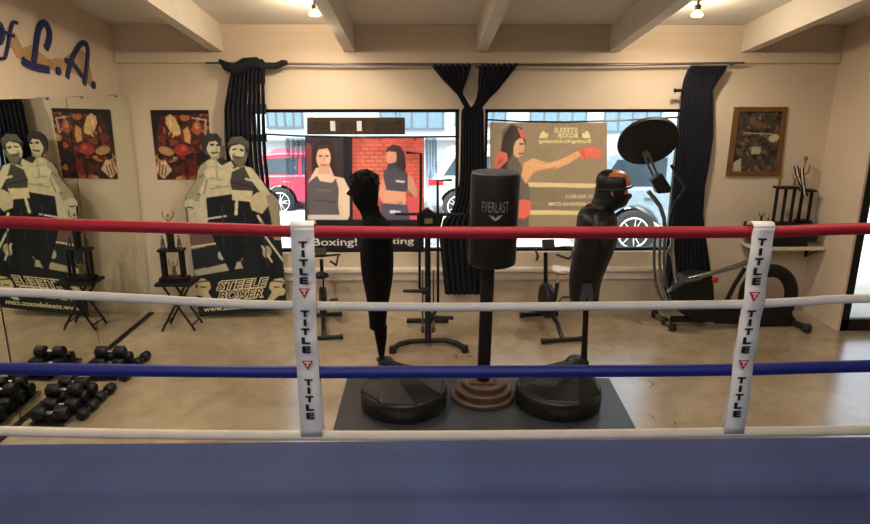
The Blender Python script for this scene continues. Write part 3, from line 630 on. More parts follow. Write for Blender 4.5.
# ================================================================= pictures on the back wall
PO = Print(150, 110, 212, 180, (70, 30, 22), 2.5)
rg = np.random.RandomState(11); pal = [(122, 40, 28), (46, 22, 20), (176, 96, 44), (96, 34, 26), (30, 20, 24), (196, 140, 70), (140, 62, 36), (60, 40, 36), (206, 170, 110)]
for k in range(150):
    x, y = 150+rg.rand()*62, 110+rg.rand()*70; PO.ell(x, y, 1.5+rg.rand()*4, 1+rg.rand()*3, pal[rg.randint(len(pal)) if rg.rand() < .6 else rg.randint(4)], rg.rand()*180)
PO.poly([(150, 110), (212, 110), (212, 114), (160, 116), (154, 150), (150, 150)], (36, 22, 22))
PO.poly([(166, 117), (170, 114), (175, 118), (180, 128), (181, 134), (176, 136), (170, 131), (166, 124)], (226, 186, 112)); PO.ell(170, 122, 2, 5, (236, 206, 140))
PO.poly([(183, 130), (188, 126), (191, 138), (190, 144), (185, 142)], (206, 156, 84)); PO.ell(197, 128, 5, 7, (160, 84, 44)).ell(197, 126, 2.5, 3.4, (206, 130, 70)); PO.line([(192, 118), (206, 120), (205, 134)], 1.1, (180, 170, 150))
PO.ell(182, 150, 7, 6, (170, 36, 30)).ell(184, 149, 2.6, 2.4, (226, 80, 60)); PO.poly([(158, 164), (165, 160), (172, 170), (164, 179), (156, 172)], (216, 186, 146))
for k in range(3): PO.line([(160+k*3, 163+k*2), (159+k*3, 174+k)], .8, (110, 60, 40))
PO.ell(193, 168, 4, 9, (120, 30, 28), 10).ell(166, 151, 8, 4, (192, 140, 84), 20).ell(202, 160, 6, 8, (34, 26, 30)); PO.mottle(.3, 2, 4); PO.c = PO.c*.82+PO.c.mean(2, keepdims=True)*.14
o = PO.sheet('boxing_poster', lambda x, y: P(150+(x-150)*1.0, y, YB-.006), M['paper'], None, .003, cut=[(150, 110), (208.6, 110), (212, 180), (157.5, 180)])
tag(setbase(o), 'red and brown boxing collage poster on the back wall left of the black curtain', 'poster')

FR = Print(732, 109, 790, 174, (84, 78, 70), 2.5)
for k in range(260):
    x, y = 726+rg.rand()*62, 110+rg.rand()*64; v = rg.randint(40, 150); FR.ell(x, y, .8+rg.rand()*2.6, .7+rg.rand()*2, (v, int(v*.92), int(v*.84)), rg.rand()*180)
FR = Print(724, 105, 792, 178, (78, 72, 62), 2.5)
for k in range(300):
    x, y = 726+rg.rand()*62, 108+rg.rand()*68; v = rg.randint(30, 140); FR.ell(x, y, .8+rg.rand()*2.6, .7+rg.rand()*2, (v, int(v*.92), int(v*.82)), rg.rand()*180)
FR.c *= np.array([.75, .66, .55]); FR.poly([(752, 147), (761, 147), (760, 154), (751, 154)], (166, 156, 138)).ell(774, 138, 5.5, 3.6, (186, 170, 140), -20).ell(758, 124, 9, 3, (110, 72, 54), 10)
FR.poly([(733, 163), (741, 158), (741, 172), (731, 173)], (164, 160, 146)).line([(744, 133), (772, 134)], 1.2, (150, 140, 120))
t = thing('framed_picture', 'brown framed dark photo collage on the wall right of the windows', 'picture', P(754, 176, YB-.01))
inn = [(739.5, 111.5), (783, 111.5), (776, 171.5), (732, 171.5)]
FR.sheet('print', lambda x, y: P(x, y, YB-.006), M['paper'], t, .002, cut=inn)
out = [(735, 107), (788, 107), (780.5, 176), (726.5, 176)]; mb = MB()
for k in range(4):
    a, b, c, d = out[k], out[(k+1) % 4], inn[(k+1) % 4], inn[k]
    mb.prism([P(*q, YB-.022) for q in (a, b, c, d)], (0, .021, 0))
mb.build('frame', M['wood'], t)

# ================================================================= life-size boxer cutout
A0 = F(199, 317); B0 = F(287, 309.5); A0.y = 5.92; B0.y = 5.955; A0.x = P(199, 317, 5.92).x; B0.x = P(287, 309, 5.955).x
nn = Vector((B0.y-A0.y, -(B0.x-A0.x), 0)).normalized()
def SP(x, y): return PP(x, y, A0, nn)
ST = Print(176, 128, 292, 322, (24, 32, 38), 2.2)
sk, sk2, dk, md = (196, 190, 158), (156, 152, 124), (22, 26, 32), (98, 96, 88)
# ring ropes and ground seen behind the legs
ST.poly([(186, 196), (206, 194), (206, 270), (193, 272)], (150, 148, 124)); ST.poly([(186, 200), (202, 202), (204, 226), (190, 232)], (190, 186, 156))
ST.poly([(188, 230), (214, 228), (214, 244), (190, 247)], (110, 86, 78)); ST.poly([(190, 250), (228, 242), (228, 262), (194, 270)], (34, 42, 48)); ST.line([(188, 247.5), (226, 242)], 1.6, (220, 214, 190)); ST.poly([(194, 271), (240, 260), (243, 268), (196, 276)], (176, 172, 146))
ST.line([(204, 222), (226, 218)], 1.8, (220, 214, 190)); ST.ell(222, 255, 4, 5, (170, 180, 170)).ell(238, 258, 5, 4, (190, 150, 130))
# back man: torso, arms, head
ST.poly([(208, 160), (218, 157), (232, 165), (236, 178), (234, 196), (206, 200), (196, 190), (198, 170)], sk)
ST.poly([(200, 166), (207, 160), (206, 176), (197, 196), (192, 204), (185, 204), (187, 194), (196, 180)], sk2)
ST.ell(190, 204, 6, 5, sk).line([(187, 207), (193, 208)], 1, dk); ST.line([(199, 178), (206, 172)], .8, md)
ST.line([(210, 178), (222, 180)], 1.1, sk2).line([(216, 162), (217, 178)], .9, sk2).ell(218, 186, 3, 1, sk2).ell(210, 173, 6, 4, (206, 200, 168)).ell(224, 174, 6, 4, (204, 198, 166))
ST.poly([(204, 198), (232, 194), (234, 250), (238, 260), (232, 276), (214, 240), (207, 224)], (20, 24, 32)); ST.poly([(200, 196), (206, 198), (208, 222), (198, 220)], (196, 192, 168)); ST.line([(206, 219), (226, 216)], 1.6, (210, 206, 186))
ST.poly([(209, 148), (219, 148), (220, 160), (211, 160)], sk2); ST.ell(213.5, 148, 6.8, 9, sk, -10); ST.poly([(201, 146), (202, 137), (208, 133.5), (217, 134), (221, 140), (220, 146), (216, 141), (209, 142), (206, 150), (203, 151)], (44, 44, 42))
ST.line([(211, 145.5), (213.5, 145.3)], 1, dk).line([(216.5, 145.3), (218.6, 145.8)], 1, dk).line([(212, 153.5), (217.5, 153)], 1.2, (120, 90, 80)).line([(216, 147), (216.8, 150)], .8, sk2)
# front man
ST.poly([(230, 172), (240, 165), (252, 168), (258, 176), (268, 190), (272, 196), (266, 200), (254, 184), (252, 196), (232, 192)], sk)
ST.poly([(232, 172), (244, 166), (249, 176), (254, 184), (254, 191), (232, 190), (230, 182)], (66, 64, 62)); ST.line([(246, 179), (258, 182)], 2.2, (196, 192, 176)); ST.line([(231, 182), (252, 187)], .8, (34, 34, 36))
ST.poly([(216, 160), (222, 157), (228, 163), (222, 166)], (40, 40, 44)); ST.poly([(221, 166), (231, 161), (235, 168), (229, 174)], sk)
ST.poly([(232, 190), (252, 191), (251, 202), (232, 200)], (210, 196, 160)); ST.poly([(233, 200), (252, 202), (262, 214), (270, 216), (277, 278), (262, 282), (256, 252), (252, 244), (240, 262), (232, 262), (234, 230)], (18, 22, 28))
ST.poly([(252, 196), (258, 192), (268, 194), (268, 206), (262, 214), (252, 210), (250, 204)], (196, 184, 150)); ST.line([(234, 192), (237, 196), (236, 214)], 3, (206, 202, 176)); ST.poly([(266, 196), (272, 193), (278, 200), (281, 216), (282, 240), (274, 240), (271, 218)], (150, 140, 118)); ST.line([(258, 216), (264, 226)], 2.4, (214, 206, 184))
ST.ell(237, 152, 7.6, 9.5, sk, 20); ST.poly([(233, 156), (242, 158), (248, 152), (247, 162), (240, 168), (234, 164)], (92, 86, 74)); ST.poly([(228, 143), (232, 137), (242, 137), (248, 142), (249, 150), (246, 148), (240, 144), (232, 146), (227, 146)], (72, 70, 64)); ST.line([(233, 150), (236, 149)], 1, dk).line([(240, 150), (242.5, 151)], 1, dk).ell(234, 154, 1.5, 1.6, sk2)
ST.line([(262, 232), (284, 262)], 1.8, (214, 206, 184)).ell(267, 252, 4.5, 6, (176, 160, 132)).line([(262, 246), (272, 262)], 1.6, (214, 206, 184))
ST.poly([(226, 145.5), (231, 137.5), (241, 136.2), (248.5, 141.5), (249.5, 146), (243, 143), (233, 142.5), (224, 146.5)], (84, 80, 72)).line([(226, 146.5), (238, 144)], 1.4, (30, 30, 32))
ST.line([(233, 149.5), (236.5, 149)], 1.5, (40, 38, 36)).line([(240.5, 149.5), (243.5, 150.5)], 1.5, (40, 38, 36)).poly([(232, 155), (237, 156), (243, 156.5), (247, 152), (246.5, 161), (240, 166), (233.5, 162)], (104, 98, 84)).line([(235, 157.5), (240, 158.3)], 1.3, (60, 50, 46))
ST.line([(210.5, 144.6), (214, 144.3)], 1.4, (40, 38, 36)).line([(217, 144.4), (219.5, 145.2)], 1.4, (40, 38, 36)).line([(211.5, 152.8), (218, 152.2)], 1.6, (96, 74, 66)).poly([(203, 152), (206, 150), (210, 158), (207.5, 157)], (70, 68, 62))
ST.line([(207, 180), (204, 194)], 1.4, (120, 116, 94)).line([(209, 166), (222, 168.5)], 1.3, (170, 166, 136)).line([(210, 189), (230, 186)], 1.3, (150, 146, 120)).line([(233, 168), (238, 166)], 1.3, (60, 60, 60))
ST.line([(222, 206), (224, 250)], 1.6, (44, 50, 58)).line([(244, 212), (246, 244)], 1.4, (44, 50, 58)).line([(262, 222), (268, 268)], 1.4, (50, 54, 60))
# emblem faces either side of the heading
for s, cx in ((1, 205), (-1, 275)):
    q = [(-11, -6), (-7, -10), (0, -9), (5, -5), (6, 0), (3, 4), (9, 14), (2, 13), (-3, 8), (-9, 7), (-11, 2), (-7, -1), (-8, -4)]
    ST.poly([(cx+a*s, 288+b) for a, b in q], (206, 190, 150)); ST.line([(cx-8*s, 282), (cx+2*s, 281)], 1.2, dk).line([(cx-4*s, 287), (cx+1*s, 287)], 1.2, dk)
ST.mottle(.10, 3, 6)
outline = [(203, 152), (201, 146), (202, 138), (208, 133), (217, 133.5), (221.5, 139), (221, 148), (219, 156), (222, 158), (228, 161), (231.5, 161), (229.5, 155), (227.5, 149), (226, 145.5), (231, 137), (242, 136), (249, 142), (249.5, 150), (247, 159), (245, 165), (252, 168), (259, 176), (270, 189), (277, 194), (279, 200), (283, 260), (287.5, 309.5), (199.2, 317), (194, 275), (189, 235), (186, 212), (183.5, 205), (186, 195), (195, 180), (199, 166), (207, 160), (209.5, 157), (206, 155)]
t = thing('boxer_cutout', 'life-size black and white cutout of two boxers leaning by the left curtain', 'cardboard cutout', SP(243, 313))
ST.sheet('printed_board', SP, M['board'], t, .012, cut=outline)
off = nn*(.003 if nn.y < 0 else -.003)
M['boardink'] = mat('cream_board_ink', (222, 210, 172), .6)
def line(s, x0, y0, x1, y1, h, bold, sh, m_, lift=1):
    a = SP(x0, y0)+off*lift; b = SP(x1, y1)+off*lift; mb = MB().use(M[m_]); mb.text(s, a, b-a, (0, 0, 1), h, (b-a).length, .001, bold=bold, shear=sh); mb.build('lettering', None, t)
for w_, x0, y0, x1, y1 in (('STEELE', 216, 290.5, 270, 286), ('BOXER', 217, 300.5, 264, 296.5)):
    line(w_, x0, y0, x1, y1, .092, .075, .35, 'boardink'); line(w_, x0+1.3, y0-.4, x1-1.3, y1-.4, .088, .0, .35, 'ink', 1.6)
line('www.steeleboxcc.com', 204, 311.5, 281, 305.5, .05, .02, 0, 'boardink')

# ================================================================= folding table and trophy
TY = 5.70; c = P(177.5, 280, TY); top = c.z
t = thing('folding_stool', 'small black folding stool under the trophy in the left corner', 'stool', (c.x, TY, 0))
mb = MB(); mb.bbox((c.x-.17, TY-.13, top-.03), (c.x+.17, TY+.13, top), .012); mb.build('seat', M['black'], t)
for s in (-1, 1):
    for q in (-1, 1):
        mb = MB(); mb.tube([(c.x-s*.10, TY+q*.10+.005*s, top-.03), (c.x+s*.15, TY+q*.10+.005*s, .006)], .011, 10); mb.build('leg', M['blackm'], t)
    mb = MB(); mb.tube([(c.x+s*.13, TY-.10, .06), (c.x+s*.13, TY+.10, .06)], .008, 8); mb.build('crossbar', M['blackm'], t)
def figure(mb, x, y, z, h, arms=True):
    """little prize figure with raised arms"""
    mb.tube([(x-.12*h, y, z), (x-.06*h, y, z+.45*h)], [.05*h, .07*h], 8); mb.tube([(x+.12*h, y, z), (x+.06*h, y, z+.45*h)], [.05*h, .07*h], 8)
    mb.tube([(x, y, z+.42*h), (x, y, z+.6*h), (x, y, z+.76*h)], [.09*h, .12*h, .06*h], 10); mb.lathe([(.01*h, -.08*h), (.07*h, -.03*h), (.07*h, .04*h), (.02*h, .09*h)], (x, y, z+.88*h), 12)
    if arms:
        for s in (-1, 1): mb.tube([(x+s*.1*h, y, z+.7*h), (x+s*.28*h, y, z+.82*h), (x+s*.3*h, y, z+1.08*h)], [.045*h, .04*h, .035*h], 8); mb.lathe([(.01*h, -.05*h), (.05*h, 0), (.01*h, .05*h)], (x+s*.3*h, y, z+1.12*h), 10)
t = thing('trophy', 'tiered trophy with a raised-arm figure standing on the folding stool', 'trophy', (c.x, TY, top))
x0 = P(174.5, 275, TY).x; z = top
mb = MB(); mb.bbox((x0-.125, TY-.06, z), (x0+.125, TY+.06, z+.035), .005); mb.build('base', M['black'], t)
zt = P(174, 251, TY).z
for s in (-1, 1):
    for q in (-1, 1): mb = MB(); mb.tube([(x0+s*.085, TY+q*.035, z+.035), (x0+s*.085, TY+q*.035, zt)], .015, 12); mb.build('column', M['black'], t)
mb = MB(); mb.bbox((x0-.115, TY-.055, zt), (x0+.115, TY+.055, zt+.022), .004); mb.build('tier', M['black'], t)
mb = MB(); figure(mb, x0, TY, z+.035, .14); mb.build('figurine', M['gold'], t)
mb = MB(); mb.tube([(x0, TY, zt+.022), (x0, TY, zt+.16)], .032, 16); mb.build('column', M['black'], t)
for s in (-1, 1): mb = MB(); figure(mb, x0+s*.075, TY, zt+.022, .13, False); mb.build('figurine', M['grey'], t)
mb = MB(); mb.lathe([(.04, 0), (.04, .012), (.015, .03)], (x0, TY, zt+.16), 20); mb.build('cap', M['black'], t)
mb = MB(); figure(mb, x0, TY, zt+.185, .16); mb.build('figurine', M['gold'], t)

# ================================================================= dumbbell piles
def dumbbell(L=.27, R=.05, hr=.016):
    o = thing('dumbbell', 'x', 'dumbbell')
    mb = MB(); mb.tube([(-L/2+.08, 0, 0), (0, 0, 0), (L/2-.08, 0, 0)], [hr*.85, hr*1.1, hr*.85], 14); mb.build('handle', M['silver'], o)
    for s in (-1, 1):
        mb = MB(); mb.lathe([(R*.72, 0), (R, .012), (R, .07), (R*.72, .085)], (s*(L/2-.0425)-.0425, 0, 0), 8, (1, 0, 0)); mb.build('weight_head', M['black'], o)
    return o
proto = dumbbell(.23); small = dumbbell(.21, .04, .013); used = {}
def place_db(p, loc, rz, label, group):
    o = p if p.name not in used else copy_tree(p); used[p.name] = 1
    o.location = loc; o.rotation_euler = (0, 0, rz); o['label'] = label; o['group'] = group
def tray(x, y, w, d, rz, label):
    t = thing('dumbbell_tray', label, 'rack', (x, y, 0)); R = Matrix.Rotation(rz, 3, 'Z')
    def T(v): return Vector((x, y, 0))+R @ Vector(v)
    mb = MB(); mb.box((x-w/2, y-d/2, .004), (x+w/2, y+d/2, .02), R, (x, y, 0)); mb.build('tray', M['black'], t)
    for s in (-1, 1): mb = MB(); mb.tube([T((s*(w/2+.009), -d/2, .012)), T((s*(w/2+.009), d/2, .012))], .008, 10); mb.build('rail', M['silver'], t)
    return T
G1, G2 = 'dumbbells piled nearest the ring', 'dumbbells piled farther along the mirror'
T = tray(-2.52, 4.12, .22, .48, -.04, 'low tray with pale rails under the dumbbells nearest the ring')
for v, p, a, lab in (((0, -.19, .072), proto, .05, 'black dumbbell at the ring end of the nearest pile, bottom row'), ((.01, -.07, .072), proto, -.04, 'second black dumbbell from the ring in the nearest pile, bottom row'),
                     ((0, .05, .072), proto, .03, 'third black dumbbell from the ring in the nearest pile, bottom row'), ((.0, .17, .072), proto, 0, 'black dumbbell at the far end of the nearest pile, bottom row'),
                     ((.0, -.01, .155), proto, .08, 'black dumbbell lying on top of the nearest pile, middle'), ((.0, .11, .155), small, -.1, 'small black dumbbell on top of the nearest pile, far end')):
    place_db(p, T(v), a, lab, G1)
place_db(small, (-2.335, 4.29, .041), 1.5, 'small black dumbbell on the floor right of the nearest pile', G1)
place_db(small, (-2.335, 4.04, .041), 1.55, 'small black dumbbell on the floor at the ring side of the nearest pile', G1)
T = tray(-2.50, 4.76, .22, .40, .04, 'low tray under the farther pile of dumbbells')
for v, p, a, lab in (((0, -.14, .072), proto, 0, 'black dumbbell at the ring end of the farther pile, bottom row'), ((-.01, -.02, .072), proto, 0, 'middle black dumbbell in the bottom row of the farther pile'),
                     ((0, .10, .072), proto, 0, 'black dumbbell at the far end of the farther pile, bottom row'), ((.0, .0, .16), proto, 0, 'black dumbbell on top of the farther pile')):
    place_db(p, T(v), a, lab, G2)
place_db(small, (-2.32, 4.88, .041), 1.5, 'small black dumbbell on the floor right of the farther pile', G2)
place_db(small, (-2.315, 4.64, .041), 1.56, 'small black dumbbell on the floor at the ring side of the farther pile', G2)

# ================================================================= floor mat, dummies, punching bag
q = [F(333, 430, .012), F(637, 430, .012), F(609, 378, .012), F(347, 378, .012)]
mb = MB(); mb.prism([Vector((p.x, p.y, .001)) for p in q], (0, 0, .012)); tag(setbase(mb.build('floor_mat', M['mat'], bevel=.004)), 'large black rubber mat on the concrete under the dummies and bag', 'mat')
def base_cone(cx, cy, R, shift, t, z0=.0135):
    """weighted base: upright rim under a low cone of eight flat gores, neck pushed to one side"""
    rim = MB().lathe([(R*.96, 0), (R, .02), (R*1.01, .10), (R, .125), (R*.96, .138)], (cx, cy, z0), 56).build('base_rim', M['basev'], t)
    mb = MB(); seg = 8; prof = [(R*1.005, .128), (R*.97, .150), (R*.32, .275), (R*.20, .305), (R*.19, .335), (R*.10, .338)]; vs = []
    for r, h in prof:
        k_ = max(0, h-.14)/.19; c = Vector((cx+shift*k_, cy+.03*k_, z0+h))
        for k in range(seg): a = 2*PI*(k+.35)/seg; vs.append(c+Vector((r*math.cos(a), r*math.sin(a), 0)))
    n = len(prof); mb.add(vs, [(i*seg+k, i*seg+(k+1) % seg, (i+1)*seg+(k+1) % seg, (i+1)*seg+k) for i in range(n-1) for k in range(seg)]+[tuple(range((n-1)*seg, n*seg))])
    mb.build('base_cone', M['basev'], t, bevel=.006)
def secs(rows, Y, depth):
    out = []
    for r in rows:
        y, xl, xr = r[:3]; a = P(xl, y, Y); b = P(xr, y, Y); d = np.interp(y, [q[0] for q in depth], [q[1] for q in depth]); out.append((((a.x+b.x)/2, Y, a.z), (b.x-a.x)/2, d))
    return out
def refine(rows, n=3):
    pts = smooth([tuple(map(float, r)) for r in rows], n); return pts
YD = 4.17
# left dummy
L_rows = [(206, 357, 379), (212, 360, 380), (217, 362, 383), (221, 362, 387), (228, 361, 391), (240, 360, 393), (260, 360.5, 393.5), (275, 362, 393), (290, 365, 391), (304, 367.5, 388.5), (318, 369, 386.5), (327, 369.5, 386)]
t = thing('boxing_dummy', 'black torso dummy draped in black cloth on a round base, left of the punching bag', 'boxing dummy', (F(403, 405).x, YD-.03, .0135))
base_cone(F(403, 405, .1).x, YD-.03, .305, -.135, t)
mb = MB(); mb.tube([P(382, 366, YD), P(381.5, 350, YD), P(380, 322, YD)], [.02, .02, .026], 14); mb.build('pole', M['black'], t)
mb = MB(); mb.loft(secs(refine(L_rows), YD, [(206, .06), (214, .075), (221, .15), (232, .19), (260, .16), (290, .12), (327, .075)]), 32)
mb.build('draped_torso', M['shroud'], t)
mb = MB(); mb.tube([P(380, 326, YD), P(381, 338, YD), P(381.5, 354, YD)], [.050, .040, .022], 16); mb.build('cloth_hem', M['shroud'], t)
H_rows = [(169.5, 361, 368), (171, 357, 372), (175, 352.5, 376.5), (181, 350, 378.5), (188, 350, 378.8), (194, 351, 378.6), (199, 352.5, 378.3), (203, 354, 378), (207, 356.5, 377.5), (211, 359.5, 378), (214, 361.5, 379.5)]
mb = MB(); mb.loft(secs(refine(H_rows), YD, [(169, .02), (172, .055), (181, .085), (195, .085), (206, .07), (214, .058)]), 28)
hd = mb.build('head', M['shroud'], t)
mb = MB(); rr = random.Random(5)
for k in range(46):
    x = 351+rr.random()*27; y = 170+abs(x-364.5)*.35+rr.random()*9; c = P(x, y, YD-.02-rr.random()*.05); pts = [c+Vector((.012*math.cos(a+k), .008*math.sin(a*1.3), .010*math.sin(a+k))) for a in (0, 1.2, 2.4, 3.6, 4.8)]
    mb.tube(pts, .0055, 6)
mb.build('curly_hair', M['black'], hd)
mb = MB(); mb.tube([P(350.5, 190, YD), P(347.8, 193.5, YD), P(351, 195.5, YD)], [.008, .012, .008], 10); mb.build('nose', M['shroud'], hd)
# right dummy
R_rows = [(207, 588, 612), (210, 583, 613), (214, 579.5, 614.5), (220, 578, 615.5), (230, 577, 616), (240, 576, 615), (252, 574, 611), (264, 572, 606), (276, 570, 601.5), (288, 569.5, 599), (302, 570.5, 598)]
t = thing('boxing_dummy', 'black torso dummy wearing headgear on a round base, right of the punching bag', 'boxing dummy', (F(564, 405).x, YD-.03, .0135))
base_cone(F(564, 405, .1).x, YD-.03, .30, .125, t)
mb = MB(); mb.tube([P(583.5, 368, YD), P(585, 335, YD), P(587, 285, YD)], [.024, .02, .02], 14); mb.lathe([(.035, 0), (.035, .035), (.022, .05)], P(583.5, 366, YD), 18); mb.build('pole', M['black'], t)
mb = MB(); mb.loft(secs(refine(R_rows), YD, [(207, .07), (211, .14), (217, .19), (232, .205), (252, .19), (276, .15), (302, .12)]), 32, )
mb.build('torso', M['vinyl'], t, )
mb = MB(); mb.prism([P(x, y, YD-.168) for x, y in ((583, 284), (592, 284), (594, 303), (588.5, 303), (588, 294), (585, 303), (580, 303))], (0, .012, 0)); mb.build('torso_opening', M['grey'], t)
for s in (-1, 1): mb = MB(); c = P(596.5, 218, YD); mb.tube([(c.x, YD+s*.12, c.z+.02), (c.x-.01, YD+s*.19, c.z-.015), (c.x-.015, YD+s*.215, c.z-.08), (c.x-.01, YD+s*.19, c.z-.14)], [.06, .065, .055, .03], 14); mb.build('shoulder_stump', M['vinyl'], t)
HR = [(170.3, 611, 620), (172, 605, 624.5), (175.5, 600.5, 628), (181, 599, 630), (186, 599, 629.5), (189.5, 598.5, 627.2), (192.5, 598, 628.2), (195.5, 597, 629.5), (198, 596.5, 627), (201, 595, 625.5), (204.5, 593.5, 623), (207, 591, 617), (210, 588, 612)]
hs = secs(refine(HR), YD, [(170, .02), (173, .06), (181, .078), (192, .08), (203, .07), (210, .06)])
mb = MB(); mb.loft(hs, 28); hd = mb.build('head', M['skin'], t)
for s in (-1, 1): mb = MB(); e = P(610, 191, YD); mb.lathe([(.006, -.012), (.022, 0), (.018, .012)], (e.x, YD+s*.083, e.z), 14, (0, s, 0)); mb.build('ear', M['skin'], hd)
nsec = len(hs)
def gear(i, a):
    z = hs[i][0][2]; y = np.interp(i, [0, nsec-1], [170.3, 210]); front = math.cos(a)
    if y < 176: return abs(math.sin(a)) < .35 and front < .3 or front < -.55
    if y < 186: return front < .35 or 182 < y < 0
    if y < 190: return front < .5
    return front < .93
mb = MB(); mb.loft(hs, 28, keep=gear, grow=.011); mb.build('headgear', M['vinyl'], t, solid=.014, off=0)
mb = MB()
sec = min(hs, key=lambda q: abs(q[0][2]-P(610, 187, YD).z)); ring = [(sec[0][0]+(sec[1]+.014)*math.cos(a), YD+(sec[2]+.016)*math.sin(a), sec[0][2]+.012*math.cos(a)) for a in [2*PI*k/40 for k in range(41)]]
mb.tube(ring, .010, 8, False); mb.build('headgear_band', M['vinyl'], t)

# punching bag
YE = 4.25; c = F(482.5, 404); ex = P(482.5, 398, YE).x; z0 = .0135
t = thing('punching_bag', 'black freestanding punching bag on a pole with stacked round base plates', 'punching bag', (ex, YE, z0))
z = z0
for k, (r, h) in enumerate(((.235, .035), (.205, .05), (.165, .045))):
    mb = MB(); mb.lathe([(r-.004, 0), (r, .006), (r, h-.006), (r-.006, h)], (ex+.004*k, YE, z), 56); mb.build('base_plate', M['brownplate'], t); z += h
mb = MB()
tri = [(ex-.10, YE+.0, z+.012), (ex-.095, YE-.085, z+.012), (ex+.075, YE-.10, z+.012), (ex+.10, YE+.03, z+.012)]
mb.tube(tri, .007, 8); mb.build('strap_frame', M['brownplate'], t)
bx0 = P(494.5, 215, YE).x; b0 = P(493, 266, YE); b1 = P(494.3, 171, YE); zb, ztp = P(492, 264, YE).z, P(494, 172, YE).z
mb = MB(); mb.tube([(ex+.003, YE, z), (ex+.02, YE, zb+.05)], .047, 20); mb.build('pole', M['black'], t)
mb = MB(); rb = .165; mb.lathe([(rb-.02, 0), (rb-.004, .01), (rb, .03), (rb, ztp-zb-.03), (rb-.005, ztp-zb-.008), (rb-.02, ztp-zb)], (bx0-.012, YE, zb), 56, off=lambda h: Vector((.02*h, 0, 0))); bag = mb.build('bag', M['vinyl'], t)
mb = MB(); mb.lathe([(rb-.006, -.004), (rb-.01, .004), (rb-.04, .008)], (bx0-.012+.02*(ztp-zb), YE, ztp), 56); mb.build('top_pad', M['lid'], bag)
# lettering wrapped round the bag
mb = MB(); cxb = bx0-.012
def wrapped(s, px0, px1, pyb, h, cx, r, mat_):
    tm = MB(); a = P(px0, pyb, YE-r); w = P(px1, pyb, YE-r).x-a.x; tm.text(s, (0, 0, 0), (1, 0, 0), (0, 0, 1), h, w, .0)
    nf = len(tm.f)//2; out = []
    for v in tm.v:
        X = a.x+v[0]; th = (X-cx)/r; out.append((cx+r*math.sin(th), YE-(r+.0015)*math.cos(th), a.z+v[2]))
    return out, tm.f
vs, fs = wrapped('EVERLAST', 481, 509.5, 212.8, .075, cxb+.01, rb, None); mb.use(M['greyink']); mb.add(vs, fs)
mb.build('lettering', None, bag)
mb = MB(); r = rb+.0015
def onbag(px, py): a = P(px, py, YE-rb); th = (a.x-cxb-.01)/rb; return Vector((cxb+.01+r*math.sin(th), YE-r*math.cos(th), a.z))
mb.add([onbag(*q) for q in ((489, 215.5), (493, 216), (495.5, 218.6), (498, 216), (503, 215), (499, 219), (495.5, 221.3), (492, 219))], [(0, 1, 2, 7), (2, 6, 7), (2, 3, 5, 6), (3, 4, 5)]); mb.build('emblem', M['greyink'], bag)

# ================================================================= machines by the windows
YM = 5.45
t = thing('stair_stepper', 'black upright stepping machine with swinging handles in front of the left window', 'exercise machine', (P(428, 342, YM).x, YM-.1, 0))
mb = MB(); fy = 5.23
mb.tube([F(392, 349, .03), F(400, 344, .035), F(411, 341.5, .04), F(428, 340.5, .045), F(446, 340.5, .04), F(457, 343.5, .035), F(465.5, 348.5, .03)], .024, 14); mb.build('foot', M['black'], t)
for p in (F(392.5, 349.5, .03), F(465, 349, .03)): mb = MB(); mb.lathe([(.03, -.03), (.032, 0), (.026, .03)], p, 16); mb.build('foot_cap', M['rubber'], t)
cxm = P(428, 340, YM).x; zc0, zc1 = P(428, 227, YM).z, P(428, 209, YM).z
foot = F(428, 340.5, .05)
mb = MB(); mb.tube([foot, (cxm, YM-.05, .5), (cxm, YM, zc0)], [.028, .026, .026], 16); mb.build('post', M['blackm'], t)
mb = MB(); mb.tube([foot+Vector((0, 0, 0)), (foot.x, foot.y+.55, .04)], .022, 12); mb.tube([(foot.x-.2, foot.y+.55, .03), (foot.x+.2, foot.y+.55, .03)], .024, 12); mb.build('rear_foot', M['black'], t)
mb = MB(); mb.prism([P(x, y, YM-.03) for x, y in ((417, 227), (441, 227), (444, 214), (434, 213), (427.5, 208), (420, 213), (417, 214))], (0, .07, 0)); cs = mb.build('console', M['black'], t, bevel=.008)
a = P(424.5, 223.5, YM-.033); b = P(432.5, 218.5, YM-.033); mb = MB(); mb.box((a.x, a.y-.002, a.z), (b.x, a.y+.006, b.z)); mb.build('display', mat('lcd_display', (120, 118, 84), .3), cs)
for pts in (((395, 214), (417, 214)), ((441, 214.5), (463, 214.5))): mb = MB(); mb.tube([P(*q, YM-.02) for q in pts], .013, 12); mb.build('handlebar', M['rubber'], t)
for pts in (((419.6, 288), (419.6, 240), (420.8, 200), (421, 153.5), (406, 152.5)), ((438, 306), (438, 250), (437.8, 213), (437.6, 180.5), (452, 180))):
    mb = MB(); mb.tube([P(*q, YM-.06) for q in pts], .0115, 12); mb.build('swing_arm', M['blackm'], t)
for pts, k in (((403, 291), (426, 291)), 0), (((431, 317), (453.5, 318)), 1):
    mb = MB(); mb.tube([P(*q, YM-.08) for q in pts], [.014, .02], 12); mb.lathe([(.03, -.03), (.034, 0), (.03, .03)], P(*(pts[1] if k == 0 else pts[0]), YM-.08), 16, (0, 1, 0)); mb.build('pedal', M['rubber'], t)
for x in (422.5, 433.5):
    a = P(x, 270, YM); b = P(x, 330, YM-.12); mb = MB(); mb.tube([a, b], .0085, 10); mb.lathe([(.017, -.02), (.02, 0), (.014, .03)], b, 12); mb.build('piston', M['silver'], t)
mb = MB(); a = P(412, 270, YM); mb.tube([P(419.6, 288, YM-.06), P(425, 291, YM-.06), P(428, 292, YM-.02)], .013, 8); mb.tube([P(438, 306, YM-.06), P(433, 317, YM-.06), P(428, 316, YM-.04)], .013, 8); mb.build('linkage', M['blackm'], t)

